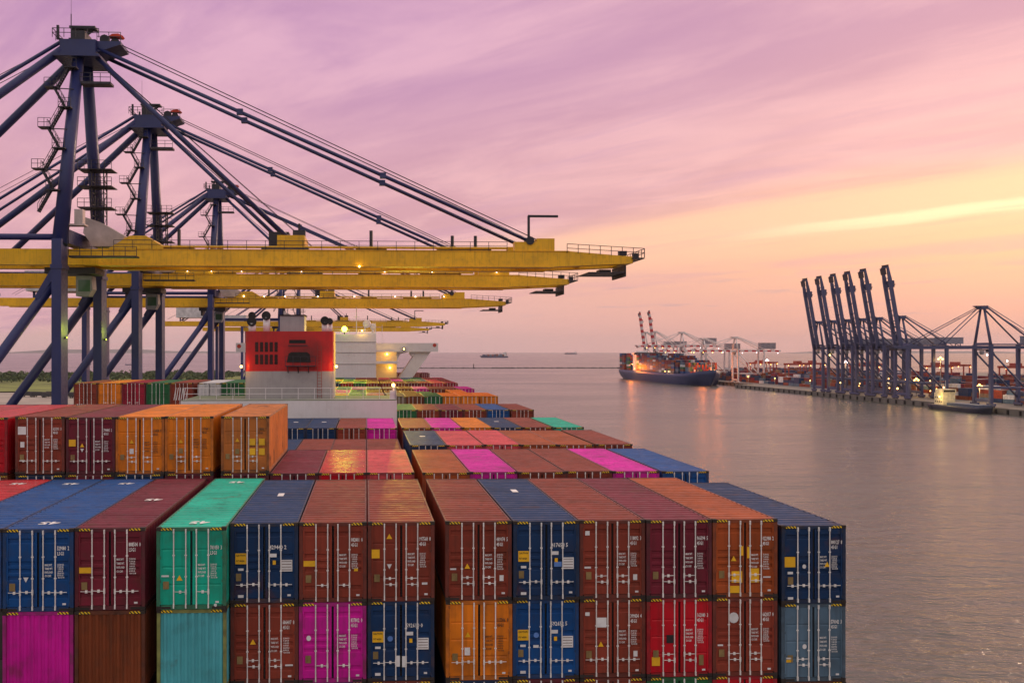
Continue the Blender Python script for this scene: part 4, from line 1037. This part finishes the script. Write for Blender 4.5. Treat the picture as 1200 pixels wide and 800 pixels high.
def moored_ship():
    r = empty('container_ship', (394, 1108, 0))
    tag(r, 'blue-hulled container ship moored at the far quay under white cranes', 'ship')
    loft_hull(350, 48, -2, 13.0).build('hull', [HULL2, BOOT, DECK], r)
    mb = MB(); mb.box(-21, 21, 264, 273, 12.8, 38, 0); mb.box(-24, 24, 264, 270, 35, 38, 0); mb.box(-22.02, 22.02, 263.9, 264.0, 35.6, 37.2, 1); mb.build('superstructure', [SHIPW, GLASS], r)
    mb = MB(); mb.box(-6, 6, 300, 310, 12.8, 40); mb.build('funnel', SHIPW, r)
    mb = MB(); mb.tube((0,14,13), (0,14,27), .4, 6); mb.tube((-3,14,25), (3,14,25), .2, 5); mb.build('foremast', SHIPW, r)
    for x, y, z in ((-24.8, 95, 15), (-24.8, 110, 15), (-24.8, 262, 22), (-24.8, 250, 16)):
        mb = MB(); mb.ball((x,y,z), .5, 8); mb.build('deck_lamp', L_WARM, r)
    for x, y, z, e in ((-6, 27, 25, 20000), (12, 28, 24, 18000), (-30, 250, 18, 45000)):
        pl = bpy.data.lights.new('deck_light', 'POINT'); pl.energy = e; pl.color = (1,.22,.02); pl.shadow_soft_size = 2.5
        po = bpy.data.objects.new('deck_light', pl); COL.objects.link(po); po.location = (x,y,z); po.parent = r
    rd = random.Random(21); cols = ['navy','brown-red','blue','maroon','brown','white','grey-blue','brown-red','green','navy']
    inner = MB(); cm = [paint(c) for c in dict.fromkeys(cols)]; order = list(dict.fromkeys(cols))
    for k in range(23):
        y = 44 + k*13.0
        if 255 < y < 280 or 298 < y < 312 or 262-13 < y < 262: continue
        hgt = 9 if k > 9 else (8 if k > 6 else 5 + k//3)
        if k in (8, 14): hgt = 7
        half = 22.0 if k > 2 else 17 + k*2
        
        for t in range(hgt):
            c = rd.choice(cols)
            if t < hgt-2:
                inner.box(-half, -half+CW, y, y+12.15, 13.4+t*2.6, 13.4+t*2.6+2.57, order.index(c)); continue
            o = put('shipping_container', SIMPLE, paint(c), None, (394-half+CW/2, 1108+y, 13.4 + t*2.6)); o.scale = (1, 1, .895)
            tag(o, f'{c} container {"topping" if t == hgt-1 else "second from the top of"} an outer stack on the blue moored ship', 'container', 'containers on the moored blue ship')
            for q in range(6 if k == 0 or t == hgt-1 else 0):
                pass
        w = (2*half-CW)/16
        for q in range(16):
            hq = hgt + rd.choice((0,0,0,-1))
            for t in range(hq):
                if k > 0 and t < hq-1 and q > 1: continue
                x = -half+CW+.05+q*w; inner.box(x, x+w-.1, y+rd.uniform(0,.2), y+12.1, 13.4+t*2.6, 13.4+t*2.6+2.57, order.index(rd.choice(cols)))
    o = inner.build('deck_containers', cm, r, (0,0,0)); o['kind'] = 'stuff'
moored_ship()

def far_ship(loc, rz, L, B, label, cargo=True):
    r = empty('cargo_ship', loc, rz); tag(r, label, 'ship')
    hs = 1 if cargo else .25
    loft_hull(L, B, -2, 9*hs).build('hull', [HULL2, BOOT, DECK], r)
    mb = MB(); mb.box(-B*.45, B*.45, L*.83, L*.90, 9*hs, 32*hs); mb.build('superstructure', SHIPW, r)
    mb = MB(); mb.box(-3*hs, 3*hs, L*.91, L*.95, 9*hs, 34*hs); mb.build('funnel', SHIPG, r)
    if cargo:
        rd = random.Random(int(L)); mb = MB(); y = L*.10; cm = [paint(c) for c in ('brown-red','navy','brown','grey-blue')]
        while y < L*.80: mb.box(-B*.46, B*.46, y, y+12, 9, 9+2.6*rd.randint(3,5), rd.randint(0,3)); y += 13.4
        o = mb.build('deck_containers', cm, r); o['kind'] = 'stuff'
        mb = MB()
        for t in (.25, .5, .72): mb.tube((0,L*t,9), (0,L*t,34), .9, 6)
        mb.build('deck_crane_post', SHIPG, r)
far_ship((690, 6030, 0), R(-82), 175, 27, 'loaded cargo ship on the open sea beyond the breakwater, with deck cranes')
far_ship((2480, 12400, 0), R(-85), 165, 30, 'tiny pale ship right on the horizon beyond the breakwater')
far_ship((-838, 2980, 0), R(-80), 30, 7, 'small boat offshore seen between the blue crane legs', False)
far_ship((-690, 2900, 0), R(-70), 24, 6, 'smaller boat offshore beside the crane diagonal brace', False)
def feeder():
    r = empty('feeder_vessel', (394.5, 610, 0)); tag(r, 'small dark coaster with a lit white wheelhouse moored at the far quay', 'boat')
    h = loft_hull(66, 11, -1, 3.6).build('hull', [mat('black_hull_paint', (.02,.025,.045), .5), BOOT, DECK], r)
    mb = MB(); mb.box(-4.4, 4.4, 48, 58, 3.4, 11.6, 0); mb.box(-4.8, 4.8, 47.5, 56, 11.6, 14.2, 0); mb.box(-4, 4, 47.42, 47.5, 12.2, 13.6, 1)
    for z in (5.2, 8.0):
        for k in range(4): mb.box(-4.45, -4.39, 49+k*2.2, 50.2+k*2.2, z, z+.9, 1)
    mb.build('wheelhouse', [mat('cream_wheelhouse', (.75,.66,.46), .5), GLASS], r)
    mb = MB(); mb.box(-4, 4, 8, 44, 3.6, 5.4); mb.build('hatch', mat('hatch_blue', (.06,.09,.16), .6), r)
    mb = MB(); mb.tube((0,52,14.2), (0,52,20), .15, 5); mb.ball((0,52,17), .3, 6); mb.build('mast', SHIPW, r)
    mb = MB(); mb.ball((-5.4,50,9), .5, 8); mb.build('lamp', L_YEL, r)
    for x, y, z, e in ((-9, 46, 9, 2200), (-2, 20, 12, 2500)):
        pl = bpy.data.lights.new('wheelhouse_light', 'POINT'); pl.energy = e; pl.color = (1,.68,.2); pl.shadow_soft_size = .8
        po = bpy.data.objects.new('wheelhouse_light', pl); COL.objects.link(po); po.location = (x,y,z); po.parent = r
feeder()
def breakwater():
    rd = random.Random(9); mb = MB(); x = -150.0; ROCK = mat('breakwater_rock', (.075,.068,.065), .9, var=.4, scale=.3)
    while x < 610:
        w = rd.uniform(5, 9); h = rd.uniform(1.4, 2.6); b = len(mb.v); y = 2300 + rd.uniform(-1, 1)
        for z, k in ((-1, 1), (h*.6, .8), (h, .4)):
            for a in range(6): t = a*1.047+rd.uniform(-.2,.2); mb.v.append((x+w*k*math.cos(t)*.7, y+5*k*math.sin(t), z+rd.uniform(-.2,.2)))
        for j in range(2):
            for a in range(6): mb.face([b+j*6+a, b+j*6+(a+1) % 6, b+6+j*6+(a+1) % 6, b+6+j*6+a])
        mb.face([b+12+a for a in range(6)]); x += w*.62
    o = mb.build('breakwater', ROCK); tag(o, 'long low rock breakwater lying across the sea', 'breakwater')
    mb = MB(); mb.tube((248,2296,1), (248,2296,9), 1.0, 6); mb.ball((248,2296,9.5), 1.3, 6); tag(mb.build('channel_marker', DKST), 'slim dark marker post by the breakwater', 'marker')
    mb = MB(); mb.prism([(582,.0),(600,.0),(604,2.6),(580,2.6)], 'y', 2280, 2286); mb.box(586, 594, 2281, 2285, 2.6, 5.5); tag(mb.build('work_boat', DKST), 'dark work boat at the end of the breakwater near the moored ship', 'boat')
breakwater()

# ------------------------------------------------------------------ yard across the basin
def yard():
    rd = random.Random(31)
    cols = ['maroon','brown-red','navy','brown','maroon','grey-brown','brown-red','grey-blue','brown','navy','white','navy']
    near = MB(); order = list(dict.fromkeys(cols)); cm = [paint(c) for c in order]; cnt = 0
    for blk in range(6):
        bx = 448 + blk*30
        y = 470.0
        while y < 1330:
            gap = int(y/13) % 9 == 0
            if not gap:
                for q in range(6):
                    h = rd.choice((2,3,3,4,4,5)) if blk else rd.choice((1,2,3,3,4))
                    for t in range(h):
                        c = rd.choice(cols); x = bx + q*2.75
                        if blk == 0 and q == 0 and y < 640:
                            o = put('shipping_container', SIMPLE, paint(c), None, (x, y, QZ+.01+t*2.9)); cnt += 1
                            tag(o, f'{c} container, {("ground", "second", "third", "fourth", "fifth")[t]} level of a yard stack behind the far quay cranes', 'container', 'containers in the yard across the basin')
                        elif t >= h-2 or q == 0:
                            near.box(x-CW/2, x+CW/2, y+rd.uniform(-.1,.1), y+12.2, QZ+.01+t*2.9, QZ+.01+t*2.9+2.88, order.index(c))
                        else: near.box(x-CW/2, x+CW/2, y, y+12.2, QZ+.01+t*2.9, QZ+.01+t*2.9+2.88, 0)
            y += 13.2
    tag(near.build('yard_containers', cm), 'mass of mixed container stacks further inside the far yard', 'containers', kind='stuff')
    LP = MB(); LP.tube((0,0,0), (0,0,9), .18, 6); lpm = LP.mesh('pole')
    LB = MB(); LB.ball((0,0,9.2), .42, 8); lbm = LB.mesh('lamp')
    for k, y in enumerate((560, 700, 790, 846, 905, 985, 1055)):
        r = empty('quay_lamp', (410.5, y, QZ)); put('pole', lpm, SHIPG, r); put('lamp', lbm, L_YEL, r)
        pl = bpy.data.lights.new('quay_lamp_light', 'POINT'); pl.energy = 1500; pl.color = (1,.60,.12); pl.shadow_soft_size = .5
        po = bpy.data.objects.new('quay_lamp_light', pl); COL.objects.link(po); po.location = (-1, 0, 8.6); po.parent = r
        tag(r, 'short quay lamp with a yellow bulb at the far quay edge', 'lamp', 'lamps along the far quay edge')
    RTGM = mat('yard_crane_red', (.34,.045,.025), .5, var=.1)
    def rtg(x, y):
        r = empty('yard_crane', (x, y, QZ))
        for sx in (-12, 12):
            for sy in (-5, 5):
                mb = MB(); mb.box(sx-.5, sx+.5, sy-.5, sy+.5, 1.3, 21); mb.build('leg', RTGM, r)
                mb = MB(); mb.tube((sx-.4,sy,.75), (sx+.4,sy,.75), .75, 10); mb.build('wheel', SOOT, r)
            mb = MB(); mb.box(sx-.6, sx+.6, -5.5, 5.5, 1.4, 2.5); mb.build('sill_beam', RTGM, r)
        for sy in (-5, 5): mb = MB(); mb.box(-13.5, 13.5, sy-.7, sy+.7, 21, 23); mb.build('girder', RTGM, r)
        mb = MB(); mb.box(-3, 3, -4.5, 4.5, 23, 25.5); mb.build('trolley', RTGM, r)
        for q in ((-12.6,-5.6,20.4), (12.6,-5.6,20.4), (0,-5.8,20.6)): mb = MB(); mb.ball(q, .4, 6); mb.build('work_lamp', L_WARM, r)
        return r
    p = rtg(472, 1180); tag(p, 'red gantry yard crane straddling container stacks behind the far quay', 'yard crane', 'red yard cranes across the basin')
    for x, y in ((505, 1240), (480, 1090), (515, 1130), (548, 1060), (500, 980), (545, 930), (590, 880), (600, 990), (640, 800), (620, 720)):
        c = copy_tree(p); c.location = (x, y, QZ)
    def mast(x, y, h, m, e):
        r = empty('light_mast', (x, y, QZ))
        mb = MB(); mb.tube((0,0,0), (0,0,h), .35, 8, 0, .2); mb.build('pole', SHIPG, r)
        mb = MB(); mb.tube((-1.6,0,h), (1.6,0,h), .15, 6); mb.tube((0,-1.6,h), (0,1.6,h), .15, 6); mb.build('lamp_frame', DKST, r)
        for sx, dz in ((-1.6,-.6), (1.6,-.6), (0, .6)):
            mb = MB(); mb.ball((sx,0,h+dz), .62, 8); mb.build('lamp', m, r)
        if e:
            pl = bpy.data.lights.new('mast_light', 'POINT'); pl.energy = e; pl.color = (1,.55,.15); pl.shadow_soft_size = 1.0
            po = bpy.data.objects.new('mast_light', pl); COL.objects.link(po); po.location = (0,-2,h-1.5); po.parent = r
        return r
    for x, y, h, m, e, lb in ((440, 745, 31, L_WARM, 1500, 'tall light mast with glowing orange lamps behind the lowered crane boom'), (432, 880, 27, L_PINK, 1500, 'tall light mast with white lamps by the first raised crane'),
                              (470, 1150, 26, L_PINK, 2500, 'tall light mast near the moored blue ship bow'), (436, 690, 12, L_WARM, 2500, 'short light post between the far crane legs'),
                              (438, 775, 14, L_WARM, 3000, 'short light post behind the raised cranes'), (436, 815, 12, L_WARM, 2500, 'short light post deep between raised crane legs'), (434, 585, 11, L_YEL, 2500, 'short yellow light post beyond the small coaster')):
        tag(mast(x, y, h, m, e), lb, 'light mast', 'light masts on the far quay')
yard()
def shore_vehicles():
    rd = random.Random(5)
    CAB = mat('truck_cab_yellow', (.55,.33,.03), .5); TR = mat('truck_dark', (.03,.03,.035), .6)
    def truck(x, y, rz):
        r = empty('yard_truck', (x, y, QZ), rz)
        mb = MB(); mb.prism([(-1.25,1.0),(1.25,1.0),(1.25,3.2),(1.05,3.6),(-1.05,3.6),(-1.25,3.2)], 'y', 0, 2.4); mb.build('cab', CAB, r)
        mb = MB(); mb.box(-1.0, 1.0, -.03, .0, 2.2, 3.2); mb.build('windscreen', GLASS, r)
        mb = MB(); mb.box(-1.25, 1.25, 2.7, 15.0, 1.1, 1.45); mb.box(-1.2, 1.2, 2.9, 14.9, 1.45, 4.1); mb.build('trailer', TR, r)
        for y_ in (1.0, 5.0, 12.2, 13.6):
            for sx in (-1.1, 1.1): mb = MB(); mb.tube((sx-.15,y_,.5), (sx+.15,y_,.5), .5, 10); mb.build('wheel', SOOT, r)
        return r
    p = truck(-240, 792, R(70)); tag(p, 'dark yard truck with yellow cab parked on the sandy yard behind crane legs', 'truck', 'trucks on the sandy yard')
    for k in range(7):
        c = copy_tree(p); c.location = (-262 + k*9 + rd.uniform(-2,2), 770 + rd.uniform(0, 50), QZ+.006); c.rotation_euler = (0, 0, R(rd.choice((70, 100, 20, 250))))
shore_vehicles()

# ------------------------------------------------------------------ evening haze over the water
def haze():
    mb = MB(); mb.box(-27500, 27500, -27500, 27500, -7.0, 420)
    m = bpy.data.materials.new('haze_air'); m.use_nodes = True; nt = m.node_tree; nt.nodes.clear()
    o = nt.nodes.new('ShaderNodeOutputMaterial'); v = nt.nodes.new('ShaderNodeVolumePrincipled')
    v.inputs['Color'].default_value = (.86,.80,.86,1); v.inputs['Density'].default_value = 2.6e-5; v.inputs['Anisotropy'].default_value = .2
    nt.links.new(v.outputs[0], o.inputs['Volume'])
    tag(mb.build('haze', m), 'thin pink evening haze over the water', 'haze', kind='stuff')
haze()
